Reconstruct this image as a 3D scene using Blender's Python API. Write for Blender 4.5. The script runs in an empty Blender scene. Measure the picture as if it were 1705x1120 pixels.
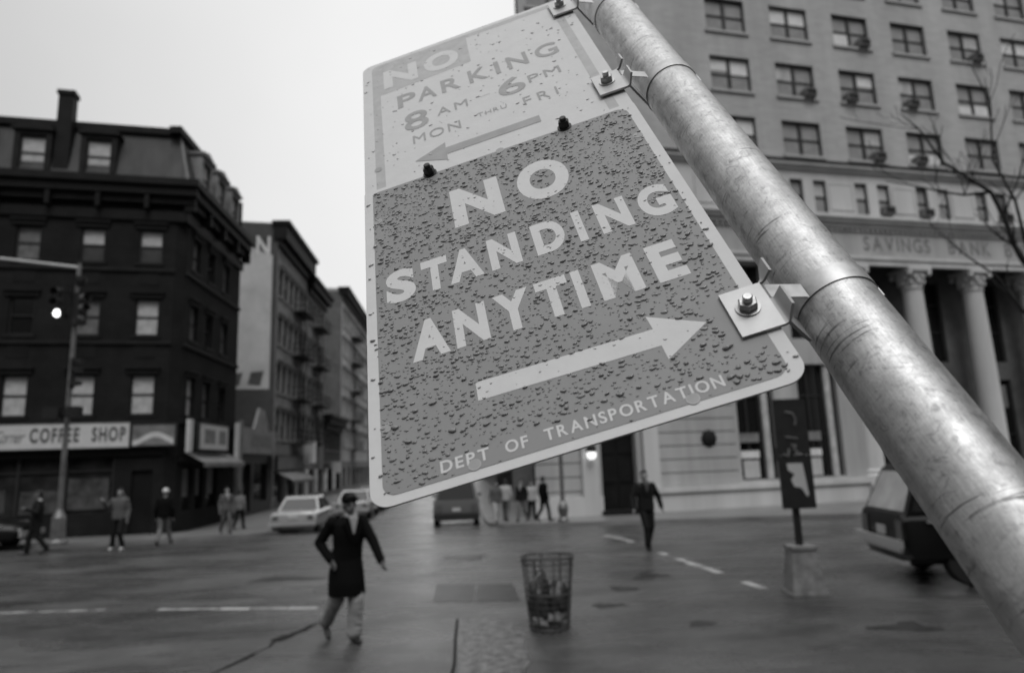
import bpy, math, random
from mathutils import Vector, Matrix
from math import radians as R, sin, cos, pi
random.seed(7)
sc = bpy.context.scene
COL = sc.collection

# ------------------------------------------------------------------ camera
CAMLOC = Vector((0, 0, 2.05))
cd = bpy.data.cameras.new('camera'); cam = bpy.data.objects.new('camera', cd); COL.objects.link(cam)
CAMROT = Matrix.Rotation(pi/2 + R(10.27), 4, 'X') @ Matrix.Rotation(R(-2.07), 4, 'Z')
cam.matrix_world = Matrix.Translation(CAMLOC) @ CAMROT
cd.sensor_width = 36; cd.lens = 36*1137/1705; cd.clip_start = .02; cd.clip_end = 2000
cd.dof.use_dof = True; cd.dof.focus_distance = .62; cd.dof.aperture_fstop = 5.8
sc.camera = cam
# ------------------------------------------------------------------ overcast sky
SUN_EL, SUN_AZ = 56, 165
w = bpy.data.worlds.new('World'); sc.world = w; w.use_nodes = True
nt = w.node_tree; N = nt.nodes; L = nt.links; N.clear()
out = N.new('ShaderNodeOutputWorld'); bg = N.new('ShaderNodeBackground'); sky = N.new('ShaderNodeTexSky')
sky.sky_type = 'NISHITA'; sky.sun_disc = False; sky.sun_elevation = R(SUN_EL); sky.sun_rotation = R(SUN_AZ)
sky.air_density = 1; sky.dust_density = 4
bw = N.new('ShaderNodeRGBToBW'); L.new(sky.outputs[0], bw.inputs[0])
tc = N.new('ShaderNodeTexCoord'); nz = N.new('ShaderNodeTexNoise'); nz.inputs['Scale'].default_value = 1.6; nz.inputs['Detail'].default_value = 4
L.new(tc.outputs['Generated'], nz.inputs['Vector'])
def vmath(op, *ins):
    n = N.new('ShaderNodeMath'); n.operation = op
    for i, q in enumerate(ins):
        if isinstance(q, (int, float)): n.inputs[i].default_value = q
        else: L.new(q, n.inputs[i])
    return n.outputs[0]
# cloud deck: thinner and brighter towards the end of the side street and overhead
dt = N.new('ShaderNodeVectorMath'); dt.operation = 'DOT_PRODUCT'; L.new(tc.outputs['Generated'], dt.inputs[0]); dt.inputs[1].default_value = Vector((-.10, .95, .30)).normalized()
glow = vmath('POWER', vmath('MAXIMUM', dt.outputs['Value'], 0), 5)
sz = N.new('ShaderNodeSeparateXYZ'); L.new(tc.outputs['Generated'], sz.inputs[0]); zen = vmath('POWER', vmath('MAXIMUM', sz.outputs[2], 0), 4)
cl = vmath('ADD', vmath('ADD', vmath('MULTIPLY', glow, 4.9), vmath('MULTIPLY', zen, 13.0)), vmath('ADD', 2.9, vmath('MULTIPLY', vmath('SUBTRACT', nz.outputs[0], .5), 2.2)))
mx = N.new('ShaderNodeMix'); mx.data_type = 'FLOAT'; mx.inputs[0].default_value = .88
L.new(bw.outputs[0], mx.inputs[2]); L.new(cl, mx.inputs[3]); L.new(mx.outputs[0], bg.inputs[0])
bg.inputs[1].default_value = .12; L.new(bg.outputs[0], out.inputs[0])
sd = bpy.data.lights.new('sun', 'SUN'); sd.energy = 1.5; sd.angle = R(30); so = bpy.data.objects.new('sun', sd); COL.objects.link(so)
so.rotation_euler = Vector((sin(R(SUN_AZ))*cos(R(SUN_EL)), cos(R(SUN_AZ))*cos(R(SUN_EL)), sin(R(SUN_EL)))).to_track_quat('Z', 'Y').to_euler()
sc.view_settings.view_transform = 'Standard'; sc.view_settings.look = 'None'; sc.view_settings.exposure = 0; sc.view_settings.gamma = 1
sc.cycles.max_bounces = 8; sc.cycles.transmission_bounces = 4; sc.cycles.caustics_reflective = False; sc.cycles.caustics_refractive = False

# ------------------------------------------------------------------ helpers
def tag(o, label=None, cat=None, group=None, kind=None):
    if label: o['label'] = label
    if cat: o['category'] = cat
    if group: o['group'] = group
    if kind: o['kind'] = kind
    return o
def empty(name, loc=(0, 0, 0), rz=0, parent=None, mat=None):
    o = bpy.data.objects.new(name, None); COL.objects.link(o); o.empty_display_size = .1
    if mat is not None: o.matrix_world = mat
    else: o.location = loc; o.rotation_euler = (0, 0, rz)
    if parent: o.parent = parent
    return o
def link(name, me, parent=None, loc=None, rz=0):
    o = bpy.data.objects.new(name, me); COL.objects.link(o)
    if parent: o.parent = parent
    if loc is not None: o.location = loc
    if rz: o.rotation_euler = (0, 0, rz)
    return o
def copy_tree(o, parent=None):
    c = o.copy(); COL.objects.link(c)
    if parent: c.parent = parent
    for ch in list(o.children): copy_tree(ch, c)
    return c
class MB:
    def __init__(s): s.v = []; s.f = []
    def add(s, vs, fs):
        n = len(s.v); s.v += [tuple(p) for p in vs]; s.f += [tuple(i+n for i in f) for f in fs]; return s
    def quad(s, a, b, c, d): return s.add([a, b, c, d], [(0, 1, 2, 3)])
    def box(s, x0, x1, y0, y1, z0, z1, m=None):
        vs = [Vector((x, y, z)) for z in (z0, z1) for y in (y0, y1) for x in (x0, x1)]
        if m is not None: vs = [m @ p for p in vs]
        return s.add(vs, [(0, 2, 3, 1), (4, 5, 7, 6), (0, 1, 5, 4), (2, 6, 7, 3), (0, 4, 6, 2), (1, 3, 7, 5)])
    def ring_loft(s, rings, cap0=True, cap1=True):
        n = len(rings[0]); vs = [p for r in rings for p in r]; fs = []
        for i in range(len(rings)-1):
            for j in range(n):
                k = (j+1) % n; fs.append((i*n+j, i*n+k, (i+1)*n+k, (i+1)*n+j))
        if cap0: fs.append(tuple(reversed(range(n))))
        if cap1: fs.append(tuple((len(rings)-1)*n+j for j in range(n)))
        return s.add(vs, fs)
    def tube(s, path, rad, n=8, cap=True):
        path = [Vector(p) for p in path]
        if not isinstance(rad, (list, tuple)): rad = [rad]*len(path)
        rings = []; up = None
        for i, p in enumerate(path):
            a = path[max(i-1, 0)]; b = path[min(i+1, len(path)-1)]; t = (b-a).normalized()
            if up is None: up = Vector((0, 0, 1)) if abs(t.z) < .9 else Vector((1, 0, 0))
            x = t.cross(up).normalized(); y = x.cross(t).normalized(); up = y
            rings.append([p + (x*cos(2*pi*k/n) + y*sin(2*pi*k/n))*rad[i] for k in range(n)])
        return s.ring_loft(rings, cap, cap)
    def lathe(s, prof, n=16, c=(0, 0), m=None):
        rings = [[Vector((c[0]+r*cos(2*pi*k/n), c[1]+r*sin(2*pi*k/n), z)) for k in range(n)] for r, z in prof]
        if m is not None: rings = [[m @ p for p in r] for r in rings]
        return s.ring_loft(rings)
    def ball(s, c, r, n=10, k=7, m=None):
        if not isinstance(r, (tuple, list)): r = (r, r, r)
        rings = []
        for i in range(k+1):
            a = -pi/2 + pi*i/k; a = max(min(a, pi/2-.06), -pi/2+.06)
            rg = [Vector((r[0]*cos(a)*cos(2*pi*j/n), r[1]*cos(a)*sin(2*pi*j/n), r[2]*sin(a))) for j in range(n)]
            if m is not None: rg = [m @ p for p in rg]
            rings.append([p + Vector(c) for p in rg])
        return s.ring_loft(rings)
    def cap(s, a, b, r0, r1, n=12):
        a = Vector(a); b = Vector(b); t = (b-a); l = t.length; t.normalize(); P = []; Q = []
        for i in range(4):
            q = pi/2*i/4 + .15; P.append((a - t*r0*cos(q), r0*sin(q)))
            Q.append((b + t*r1*sin(q-.15), r1*cos(q-.15)))
        P = P + [(a, r0)] + Q
        return s.tube([p for p, _ in P], [max(r, .0005) for _, r in P], n)
    def prism(s, poly, y0, y1, m=None):   # poly in (x,z), extruded along y
        n = len(poly); vs = [Vector((x, y0, z)) for x, z in poly] + [Vector((x, y1, z)) for x, z in poly]
        if m is not None: vs = [m @ p for p in vs]
        fs = [tuple(range(n)), tuple(reversed(range(n, 2*n)))] + [(i, i+n, (i+1) % n+n, (i+1) % n) for i in range(n)]
        return s.add(vs, fs)
    def sheet(s, poly, z): return s.add([(x, y, z) for x, y in poly], [tuple(range(len(poly)))])
    def build(s, name, mat, parent=None, smooth=False, loc=None, rz=0):
        me = bpy.data.meshes.new(name); me.from_pydata([tuple(p) for p in s.v], [], s.f); me.update()
        if mat: me.materials.append(mat)
        if smooth:
            me.polygons.foreach_set('use_smooth', [True]*len(me.polygons))
            if smooth is not True:
                try: me.set_sharp_from_angle(angle=R(smooth))
                except Exception: pass
        return link(name, me, parent, loc, rz)

def mat(name, c, rough=.6, metal=0, var=0, scale=3, bump=0, bscale=30, coat=0, emis=0, trans=0, ior=1.45, streak=False, brick=None, detail=4, spec=.5, gen=None):
    m = bpy.data.materials.new(name); m.use_nodes = True; nt = m.node_tree; N = nt.nodes; L = nt.links
    b = N['Principled BSDF']; b.inputs['Base Color'].default_value = (c, c, c, 1); b.inputs['Roughness'].default_value = rough
    b.inputs['Metallic'].default_value = metal; b.inputs['Coat Weight'].default_value = coat; b.inputs['Coat Roughness'].default_value = .05
    b.inputs['Transmission Weight'].default_value = trans; b.inputs['IOR'].default_value = ior; b.inputs['Specular IOR Level'].default_value = spec
    if emis: b.inputs['Emission Color'].default_value = (1, 1, 1, 1); b.inputs['Emission Strength'].default_value = emis
    tc = N.new('ShaderNodeTexCoord'); vec = tc.outputs['Object']
    if streak:
        mp = N.new('ShaderNodeMapping'); mp.inputs['Scale'].default_value = (1, 1, .12); L.new(vec, mp.inputs[0]); svec = mp.outputs[0]
    else: svec = vec
    col = None
    if var:
        n = N.new('ShaderNodeTexNoise'); n.inputs['Scale'].default_value = scale; n.inputs['Detail'].default_value = detail; n.inputs['Roughness'].default_value = .6
        L.new(svec, n.inputs['Vector']); r = N.new('ShaderNodeMapRange'); r.inputs[1].default_value = .3; r.inputs[2].default_value = .7
        r.inputs[3].default_value = c*(1-var); r.inputs[4].default_value = c*(1+var); L.new(n.outputs[0], r.inputs[0]); col = r.outputs[0]
    if brick:
        bw, bh, dk = brick
        sx = N.new('ShaderNodeSeparateXYZ'); L.new(vec, sx.inputs[0]); ad = N.new('ShaderNodeMath'); ad.operation = 'ADD'
        L.new(sx.outputs[0], ad.inputs[0]); L.new(sx.outputs[1], ad.inputs[1]); cx = N.new('ShaderNodeCombineXYZ'); L.new(ad.outputs[0], cx.inputs[0]); L.new(sx.outputs[2], cx.inputs[1])
        bt = N.new('ShaderNodeTexBrick'); bt.inputs['Scale'].default_value = 1; bt.inputs['Brick Width'].default_value = bw; bt.inputs['Row Height'].default_value = bh
        bt.inputs['Mortar Size'].default_value = min(.02, bh*.05); bt.inputs['Color1'].default_value = (1, 1, 1, 1); bt.inputs['Color2'].default_value = (.88, .88, .88, 1)
        bt.inputs['Mortar'].default_value = (dk, dk, dk, 1); L.new(cx.outputs[0], bt.inputs['Vector'])
        mu = N.new('ShaderNodeMath'); mu.operation = 'MULTIPLY'; L.new(bt.outputs['Color'], mu.inputs[0])
        if col is not None: L.new(col, mu.inputs[1])
        else: mu.inputs[1].default_value = c
        col = mu.outputs[0]
    if col is not None: L.new(col, b.inputs['Base Color'])
    if bump:
        n2 = N.new('ShaderNodeTexNoise'); n2.inputs['Scale'].default_value = bscale; n2.inputs['Detail'].default_value = 3; L.new(vec, n2.inputs['Vector'])
        bp = N.new('ShaderNodeBump'); bp.inputs['Strength'].default_value = bump; bp.inputs['Distance'].default_value = .02; L.new(n2.outputs[0], bp.inputs['Height']); L.new(bp.outputs[0], b.inputs['Normal'])
    return m

M = dict(
 brownstone=mat('brownstone', .015, .85, spec=.12, var=.35, scale=.7, bump=.3, bscale=6, brick=(.5, .25, .75)),
 brown_trim=mat('brown trim', .015, .7, spec=.15, var=.3, scale=2),
 cornice_dark=mat('dark cornice', .010, .6, spec=.15, var=.3, scale=2),
 slate=mat('mansard slate', .045, .6, spec=.25, var=.45, scale=1.2, streak=True, bump=.3, bscale=8),
 slate_edge=mat('mansard hip flashing', .13, .5, var=.3, scale=3),
 brickdark=mat('dark party wall brick', .06, .85, var=.25, scale=.8, brick=(.3, .1, .8)),
 limestone=mat('bank brick', .38, .8, var=.16, scale=.5, streak=True, bump=.2, bscale=10, brick=(.6, .2, .93)),
 lightstone=mat('bank limestone', .5, .75, var=.15, scale=.8, bump=.2, bscale=8, streak=True),
 rustic=mat('rusticated limestone', .36, .8, var=.2, scale=.9, bump=.25, bscale=9, streak=True),
 stonedark=mat('dark stone and painted recess shade', .1, .8, var=.3, scale=1),  # plain dark end wall; also carries the shade of the bank's recess
 paleglass=mat('car glass with painted sky reflection', .38, .12, var=.3, scale=1.5),  # pale colour stands for sky reflected in the wagon's rear window
 friezeink=mat('dark frieze lettering', .17, .8, var=.3, scale=3),  # one dark tone for the flat frieze letters
 glass=mat('window glass', .26, .08, var=.25, scale=.8, spec=.6),  # grey base colour stands in for reflections on the bank's panes
 glassdark=mat('dark window glass', .012, .1, spec=.6),
 glasstone=mat('tenement glass', .05, .12, var=.5, scale=.6),
 frame=mat('dark window frame', .02, .5),
 lintel=mat('pale lintel stone', .2, .7, var=.3, scale=2),
 blind=mat('pale blind', .62, .6, var=.12, scale=2),
 curtain=mat('grey curtain', .42, .8, var=.25, scale=3),
 curtaindim=mat('dim curtain', .13, .8, var=.35, scale=3),
 acm=mat('air conditioner metal', .17, .5, var=.3, scale=6),
 tenement=mat('tenement brick', .23, .8, var=.3, scale=.6, brick=(.4, .12, .85)),
 tenlight=mat('pale tenement brick', .5, .8, var=.25, scale=.6, brick=(.4, .12, .9)),
 adpaint=mat('faded painted advertisement', .42, .8, var=.2, scale=.5),
 adink=mat('faded lettering paint', .07, .8, var=.3, scale=2),
 adwhite=mat('faded white lettering', .5, .8, var=.2, scale=2),
 iron=mat('black iron', .010, .5, spec=.2),
 shopwhite=mat('shop sign white', .5, .35, var=.12, scale=2),
 shopink=mat('shop sign lettering', .05, .5),
 shopdim=mat('dim shop interior', .045, .6, var=.8, scale=2.5),
 shopgrey=mat('shop sign grey', .16, .5, var=.4, scale=2),
 shopdark=mat('shopfront dark', .010, .4, spec=.2, var=.4, scale=1),
 shopglass=mat('shopfront glass', .02, .06, var=.9, scale=1.2),
 awning=mat('awning canvas', .15, .8, var=.3, scale=2),
 concrete=mat('sidewalk concrete', .17, .35, var=.3, scale=.8, bump=.2, bscale=20),
 kerb=mat('kerb granite', .2, .5, var=.3, scale=2),
 bollard=mat('concrete footing', .17, .75, var=.4, scale=7, bump=.4, bscale=30),
 galv_lamp=mat('lamp post aluminium', .14, .4, metal=.3, var=.4, scale=3),
 black=mat('matt black', .012, .5, var=.4, scale=8),
 blackgloss=mat('black car paint', .005, .3, spec=.25),
 carlight=mat('pale car paint', .33, .15, coat=.6, var=.08, scale=2),
 cargrey=mat('grey car paint', .12, .15, coat=.6),
 cardark=mat('dark car paint', .03, .15, coat=.6),
 carglass=mat('car window glass', .02, .03, spec=.9),
 chrome=mat('chrome', .7, .3, metal=.8),
 tyre=mat('tyre rubber', .012, .8),
 redlens=mat('tail lamp lens', .08, .2),
 plate=mat('licence plate', .45, .4, var=.25, scale=30),
 skin=mat('skin', .24, .55),
 skind=mat('darker skin', .11, .55),
 hair=mat('dark hair', .008, .6, bump=.5, bscale=80),
 hairl=mat('fair hair', .1, .6),
 coatblack=mat('black wool', .004, .9, spec=.12, bump=.3, bscale=40),
 clothgrey=mat('grey cloth', .075, .85, var=.2, scale=6),
 trouser=mat('mottled pale trouser cloth', .3, .85, var=.35, scale=14),
 clothlight=mat('light cloth', .34, .8, var=.15, scale=6),
 denim=mat('faded denim', .12, .85, var=.3, scale=9),
 clothdark=mat('dark cloth', .012, .85, spec=.15, var=.3, scale=6),
 shoe=mat('dark shoe leather', .012, .35),
 shoewhite=mat('white trainers', .6, .5),
 bag=mat('plastic refuse bag', .045, .25, bump=.8, bscale=14, var=.6, scale=9),
 paper=mat('waste paper', .3, .7, var=.5, scale=12),
 wire=mat('painted wire mesh', .05, .5),
 bark=mat('bare branch bark', .02, .8),
 poster=mat('pale poster paper', .42, .5, var=.1, scale=3),
 lampglow=mat('lit lamp glass', .8, .3, emis=1.3),
 greenglow=mat('lit signal lens', .8, .3, emis=3.0),
 lensoff=mat('unlit signal lens', .06, .25),
 paintline=mat('worn road paint', .3, .45, var=.7, scale=3.2),
 patch=mat('asphalt patch', .022, .38, var=.6, scale=4, bump=.4, bscale=30),
 slab=mat('worn concrete slab', .085, .4, var=.85, scale=9, bump=.6, bscale=22),
 tar=mat('tar crack filler', .006, .7, var=.3, spec=.2),
)

# sign & post materials
M['signwhite'] = mat('sign white enamel', .60, .5, var=.035, scale=40, bump=.015, bscale=180, spec=.35)
M['signred'] = mat('sign red enamel', .255, .5, var=.05, scale=25, bump=.01, bscale=200, spec=.35)
M['upperred'] = mat('faded sign red enamel', .335, .55, var=.10, scale=40, spec=.35)
M['blockred'] = mat('faded block enamel', .44, .55, var=.10, scale=60, spec=.35)
M['signhole'] = mat('bolt hole shadow', .02, .8)
M['holerim'] = mat('pale hole rim', .42, .5)
M['bracket'] = mat('zinc plated bracket', .42, .5, metal=.6, var=.06, scale=60)
M['bracketedge'] = mat('strap steel', .42, .45, metal=.9, var=.25, scale=40)
M['bolt'] = mat('weathered bolt steel', .42, .4, metal=.8, var=.35, scale=150)
M['boltdark'] = mat('blackened bolt steel', .03, .45, metal=.5)

def water_mat(name, c):
    """water bead: clear skin over the enamel colour that shows through it"""
    m = bpy.data.materials.new(name); m.use_nodes = True; nt = m.node_tree; N = nt.nodes; L = nt.links
    b = N['Principled BSDF']; b.inputs['Base Color'].default_value = (c, c, c, 1); b.inputs['Roughness'].default_value = .35
    b.inputs['Coat Weight'].default_value = 1; b.inputs['Coat Roughness'].default_value = .03; b.inputs['Coat IOR'].default_value = 1.33
    b.inputs['Transmission Weight'].default_value = .25; b.inputs['IOR'].default_value = 1.33
    return m
M['water'] = water_mat('rain water on red enamel', .235); M['waterw'] = water_mat('rain water on white enamel', .52)

def galv_mat():
    m = bpy.data.materials.new('weathered galvanised steel'); m.use_nodes = True; nt = m.node_tree; N = nt.nodes; L = nt.links
    b = N['Principled BSDF']; b.inputs['Metallic'].default_value = .92
    tc = N.new('ShaderNodeTexCoord'); v = tc.outputs['Object']
    def noise(s, d, r=.6, vec=v, dist=0):
        n = N.new('ShaderNodeTexNoise'); n.inputs['Scale'].default_value = s; n.inputs['Detail'].default_value = d; n.inputs['Roughness'].default_value = r; n.inputs['Distortion'].default_value = dist
        L.new(vec, n.inputs['Vector']); return n.outputs[0]
    def rng(i, a, b_, c, d, cl=True):
        r = N.new('ShaderNodeMapRange'); r.inputs[1].default_value = a; r.inputs[2].default_value = b_; r.inputs[3].default_value = c; r.inputs[4].default_value = d; L.new(i, r.inputs[0]); return r.outputs[0]
    def mul(a, b_):
        x = N.new('ShaderNodeMath'); x.operation = 'MULTIPLY'; L.new(a, x.inputs[0])
        if isinstance(b_, float): x.inputs[1].default_value = b_
        else: L.new(b_, x.inputs[1])
        return x.outputs[0]
    big = rng(noise(42, 8, .75, dist=.3), .33, .68, .55, .33)
    spots = rng(noise(80, 5, .7, dist=1.6), .54, .70, 1., .55)
    fine = rng(noise(500, 2), .3, .7, .93, 1.06)
    # thin ring-like scratches running round the pipe
    mp = N.new('ShaderNodeMapping'); mp.inputs['Scale'].default_value = (14, 14, 230); L.new(v, mp.inputs[0])
    scr = rng(noise(1, 4, .6, mp.outputs[0], .5), .61, .64, 1., .42)
    gate = rng(noise(16, 2), .52, .60, 0, 1)
    mixs = N.new('ShaderNodeMix'); mixs.data_type = 'FLOAT'; mixs.inputs[2].default_value = 1; L.new(gate, mixs.inputs[0]); L.new(scr, mixs.inputs[3])
    fib = N.new('ShaderNodeMapping'); fib.inputs['Scale'].default_value = (900, 900, 60); L.new(v, fib.inputs[0])
    c = mul(mul(mul(mul(big, spots), fine), mixs.outputs[0]), rng(noise(1, 3, .6, fib.outputs[0]), .3, .7, .86, 1.12)); L.new(c, b.inputs['Base Color'])
    L.new(rng(noise(60, 6, .75), .3, .7, .34, .60), b.inputs['Roughness'])
    bp = N.new('ShaderNodeBump'); bp.inputs['Strength'].default_value = .45; bp.inputs['Distance'].default_value = .0006; L.new(noise(170, 6, .75), bp.inputs['Height']); L.new(bp.outputs[0], b.inputs['Normal'])
    return m
M['galv'] = galv_mat()

def asphalt_mat():
    m = bpy.data.materials.new('wet asphalt'); m.use_nodes = True; nt = m.node_tree; N = nt.nodes; L = nt.links
    b = N['Principled BSDF']; tc = N.new('ShaderNodeTexCoord'); v = tc.outputs['Object']
    def noise(s, d, r=.6, sc_=None, dist=0):
        n = N.new('ShaderNodeTexNoise'); n.inputs['Scale'].default_value = s; n.inputs['Detail'].default_value = d; n.inputs['Roughness'].default_value = r; n.inputs['Distortion'].default_value = dist
        if sc_:
            mp = N.new('ShaderNodeMapping'); mp.inputs['Scale'].default_value = sc_; L.new(v, mp.inputs[0]); L.new(mp.outputs[0], n.inputs['Vector'])
        else: L.new(v, n.inputs['Vector'])
        return n.outputs[0]
    def rng(i, a, b_, c, d):
        r = N.new('ShaderNodeMapRange'); r.inputs[1].default_value = a; r.inputs[2].default_value = b_; r.inputs[3].default_value = c; r.inputs[4].default_value = d; L.new(i, r.inputs[0]); return r.outputs[0]
    c1 = rng(noise(.6, 9, .72, (.7, 1.3, 1)), .32, .68, .015, .095); c2 = rng(noise(38, 6, .75), .3, .7, .55, 1.45)
    mu = N.new('ShaderNodeMath'); mu.operation = 'MULTIPLY'; L.new(c1, mu.inputs[0]); L.new(c2, mu.inputs[1]); L.new(mu.outputs[0], b.inputs['Base Color'])
    L.new(rng(noise(.55, 10, .74, (.45, 1.3, 1), .8), .36, .62, .08, .44), b.inputs['Roughness'])
    b.inputs['Specular IOR Level'].default_value = .95
    bp = N.new('ShaderNodeBump'); bp.inputs['Strength'].default_value = .5; bp.inputs['Distance'].default_value = .02
    ad = N.new('ShaderNodeMath'); ad.operation = 'ADD'; L.new(noise(45, 3), ad.inputs[0]); L.new(noise(3.5, 8, .75), ad.inputs[1]); L.new(ad.outputs[0], bp.inputs['Height']); L.new(bp.outputs[0], b.inputs['Normal'])
    return m
M['asphalt'] = asphalt_mat()

# ------------------------------------------------------------------ lettering
_gl = {}
def glyph(ch, off):
    if (ch, off) in _gl: return _gl[(ch, off)]
    cu = bpy.data.curves.new('lettering', 'FONT'); cu.body = ch; cu.size = 1; cu.offset = off; cu.resolution_u = 6
    ob = bpy.data.objects.new('lettering', cu); me = bpy.data.meshes.new_from_object(ob)
    vs = [(v.co.x, v.co.y) for v in me.vertices]; fs = [tuple(p.vertices) for p in me.polygons]
    # orient consistently
    fs2 = []
    for f in fs:
        a = sum(vs[f[i]][0]*vs[f[(i+1) % len(f)]][1]-vs[f[(i+1) % len(f)]][0]*vs[f[i]][1] for i in range(len(f)))
        fs2.append(f if a > 0 else tuple(reversed(f)))
    bpy.data.objects.remove(ob); bpy.data.curves.remove(cu); bpy.data.meshes.remove(me)
    xs = [p[0] for p in vs] or [0]; r = (vs, fs2, min(xs), max(xs)); _gl[(ch, off)] = r; return r
def word(mb, text, x0, x1, y0, y1, fn, off=.02, gap=.14, shear=0):
    """lay text out in the box x0..x1, y0..y1; fn maps (x,y) to a 3D point"""
    vsH = glyph('H', off)[0]; h0 = min(p[1] for p in vsH); h1 = max(p[1] for p in vsH)
    items = []; x = 0
    for ch in text:
        if ch == ' ': x += .5; continue
        vs, fs, a, b = glyph(ch, off); items.append((vs, fs, x-a)); x += b-a+gap
    W = x-gap; sx = (x1-x0)/W; sy = (y1-y0)/(h1-h0)
    for vs, fs, dx in items:
        mb.add([fn(x0+(p[0]+dx)*sx + shear*(p[1]-h0)*sy, y0+(p[1]-h0)*sy) for p in vs], fs)

# ------------------------------------------------------------------ geometry of the place
def gz(y): return -.0467*min(max(y-18, 0), 13)
A1 = R(76.03); D1 = Vector((sin(A1), cos(A1), 0)); RZ = pi/2 - A1            # facades along the avenue
A2 = R(-4.7); D2 = Vector((sin(A2), cos(A2), 0)); SD = (pi/2 - A2) - RZ       # side street, in the facade frame
B1O = Vector((-14.39, 29, 0)); BKO = Vector((9.855, 33, 0))

# ground: one sheet to the horizon, dipping away beyond the crossing
g = MB(); ys = [-400, -60, -20, 0, 6, 12, 16, 17.5, 18, 20, 22, 24, 26, 28, 30, 31, 32, 40, 80, 200, 700]; xs = [-700, -100, -40, -20, 0, 20, 40, 100, 700]
for y in ys:
    for x in xs: g.v.append((x, y, gz(y)))
nx = len(xs)
for i in range(len(ys)-1):
    for j in range(nx-1): g.f.append((i*nx+j, i*nx+j+1, (i+1)*nx+j+1, (i+1)*nx+j))
tag(g.build('road', M['asphalt']), kind='structure')

def walk(name, poly, h=.13):
    """raised pavement following the slope: poly is a kerb-side outline, triangulated as strips of y"""
    import bmesh
    bm = bmesh.new(); vs = [bm.verts.new((x, y, 0)) for x, y in poly]; bm.faces.new(vs)
    for yy in (18, 20, 22, 24, 26, 28, 30, 31):
        bmesh.ops.bisect_plane(bm, geom=bm.verts[:]+bm.edges[:]+bm.faces[:], plane_co=(0, yy, 0), plane_no=(0, 1, 0))
    top = bm.faces[:]; r = bmesh.ops.extrude_face_region(bm, geom=top); up = [e for e in r['geom'] if isinstance(e, bmesh.types.BMVert)]
    ups = set(up)
    for v in bm.verts: v.co.z = gz(v.co.y) + (h if v in ups else -.2)
    bmesh.ops.recalc_face_normals(bm, faces=bm.faces)
    me = bpy.data.meshes.new(name); bm.to_mesh(me); bm.free(); me.materials.append(M['concrete'])
    return tag(link(name, me), kind='structure')
N1 = Vector((D1.y, -D1.x, 0)); N2 = Vector((D2.y, -D2.x, 0))
kc = B1O + N1*4.6 + N2*4.3    # kerb corner, coffee shop block
def arc(c, a, b, r, n=6): return [(c[0]+r*cos(a+(b-a)*i/n), c[1]+r*sin(a+(b-a)*i/n)) for i in range(n+1)]
e1 = kc - D1*3; e2 = kc + D2*3
cc = [tuple(((1-t)**2*e1 + 2*t*(1-t)*kc + t*t*e2)[:2]) for t in [i/6 for i in range(7)]]
far = kc + D2*180; lf = kc - D1*60; back = lf + D2*180
walk('sidewalk', [tuple(lf[:2])] + cc + [tuple(far[:2]), tuple(back[:2])])
kr = Vector((-1.05, 25.9, 0)); e1 = kr + Vector((2.2, -.35, 0)); e2 = kr + D2*2.2
cr = [tuple(((1-t)**2*e1 + 2*t*(1-t)*kr + t*t*e2)[:2]) for t in [i/6 for i in range(7)]]
far = kr + D2*180
walk('sidewalk', [(70, 19.5), (60, 150), tuple(far[:2])] + cr[::-1])

def strip(pts, wd, z=.004):
    mb = MB(); 
    for (a, b) in zip(pts[:-1], pts[1:]):
        a = Vector((*a, 0)); b = Vector((*b, 0)); t = (b-a).normalized(); n = Vector((-t.y, t.x, 0))*wd/2
        q = [a-n, a+n, b+n, b-n]; mb.quad(*[(p.x, p.y, gz(p.y)+z) for p in q])
    return mb
def jag(pts, wd, z, seed):   # worn stripe broken into uneven pieces
    rnd = random.Random(seed); mb = MB()
    for (a, b) in zip(pts[:-1], pts[1:]):
        a = Vector((*a, 0)); b = Vector((*b, 0)); L_ = (b-a).length; t = (b-a).normalized(); n = Vector((-t.y, t.x, 0)); s = 0
        while s < L_:
            l = rnd.uniform(.25, .9); e = min(s+l, L_)
            if rnd.random() < .88:
                w0, w1 = [wd*rnd.uniform(.6, 1)/2 for _ in '12']; p = a+t*s; q = a+t*e
                mb.add([(v.x, v.y, gz(v.y)+z) for v in (p-n*w0, p+n*w1, q+n*w1*.9, q-n*w0)], [(0, 3, 2, 1)])
            s = e + rnd.uniform(0, .06)
    return mb
tag(jag([(-14, 11.3), (-6.45, 11.12)], .13, .004, 1).build('crosswalk_line', M['paintline']), kind='structure')
tag(jag([(-6.43, 11.12), (-3.0, 10.66)], .16, .004, 2).build('crosswalk_line', M['paintline']), kind='structure')
tag(jag([(2.35, 19.6), (2.75, 17.2)], .22, .004, 3).build('crosswalk_line', M['paintline']), kind='structure')
tag(jag([(3.0, 15.2), (3.75, 10.6)], .22, .004, 4).build('crosswalk_line', M['paintline']), kind='structure')
tag(MB().add([(-1.45, 12.3, .004), (-1.33, 10.8, .004), (-.72, 10.75, .004), (-.78, 12.2, .004)], [(0, 1, 2, 3)]).add([(-.74, 12.2, .004), (-.68, 10.75, .004), (-.02, 10.7, .004), (-.14, 12.1, .004)], [(0, 1, 2, 3)]).build('asphalt_patch', M['patch']), kind='structure')
tag(MB().add([(-.8, 9.6, .004), (-.78, 8.6, .004), (-.66, 7.5, .004), (-.62, 6, .004), (.02, 6, .004), (-.03, 7.1, .004), (.08, 7.6, .004), (.0, 8.3, .004), (.05, 8.7, .004), (-.12, 9.0, .004), (-.1, 9.3, .004), (-.34, 9.38, .004), (-.5, 9.62, .004)], [tuple(range(13))]).build('worn_slab', M['slab']), kind='structure')
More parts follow.
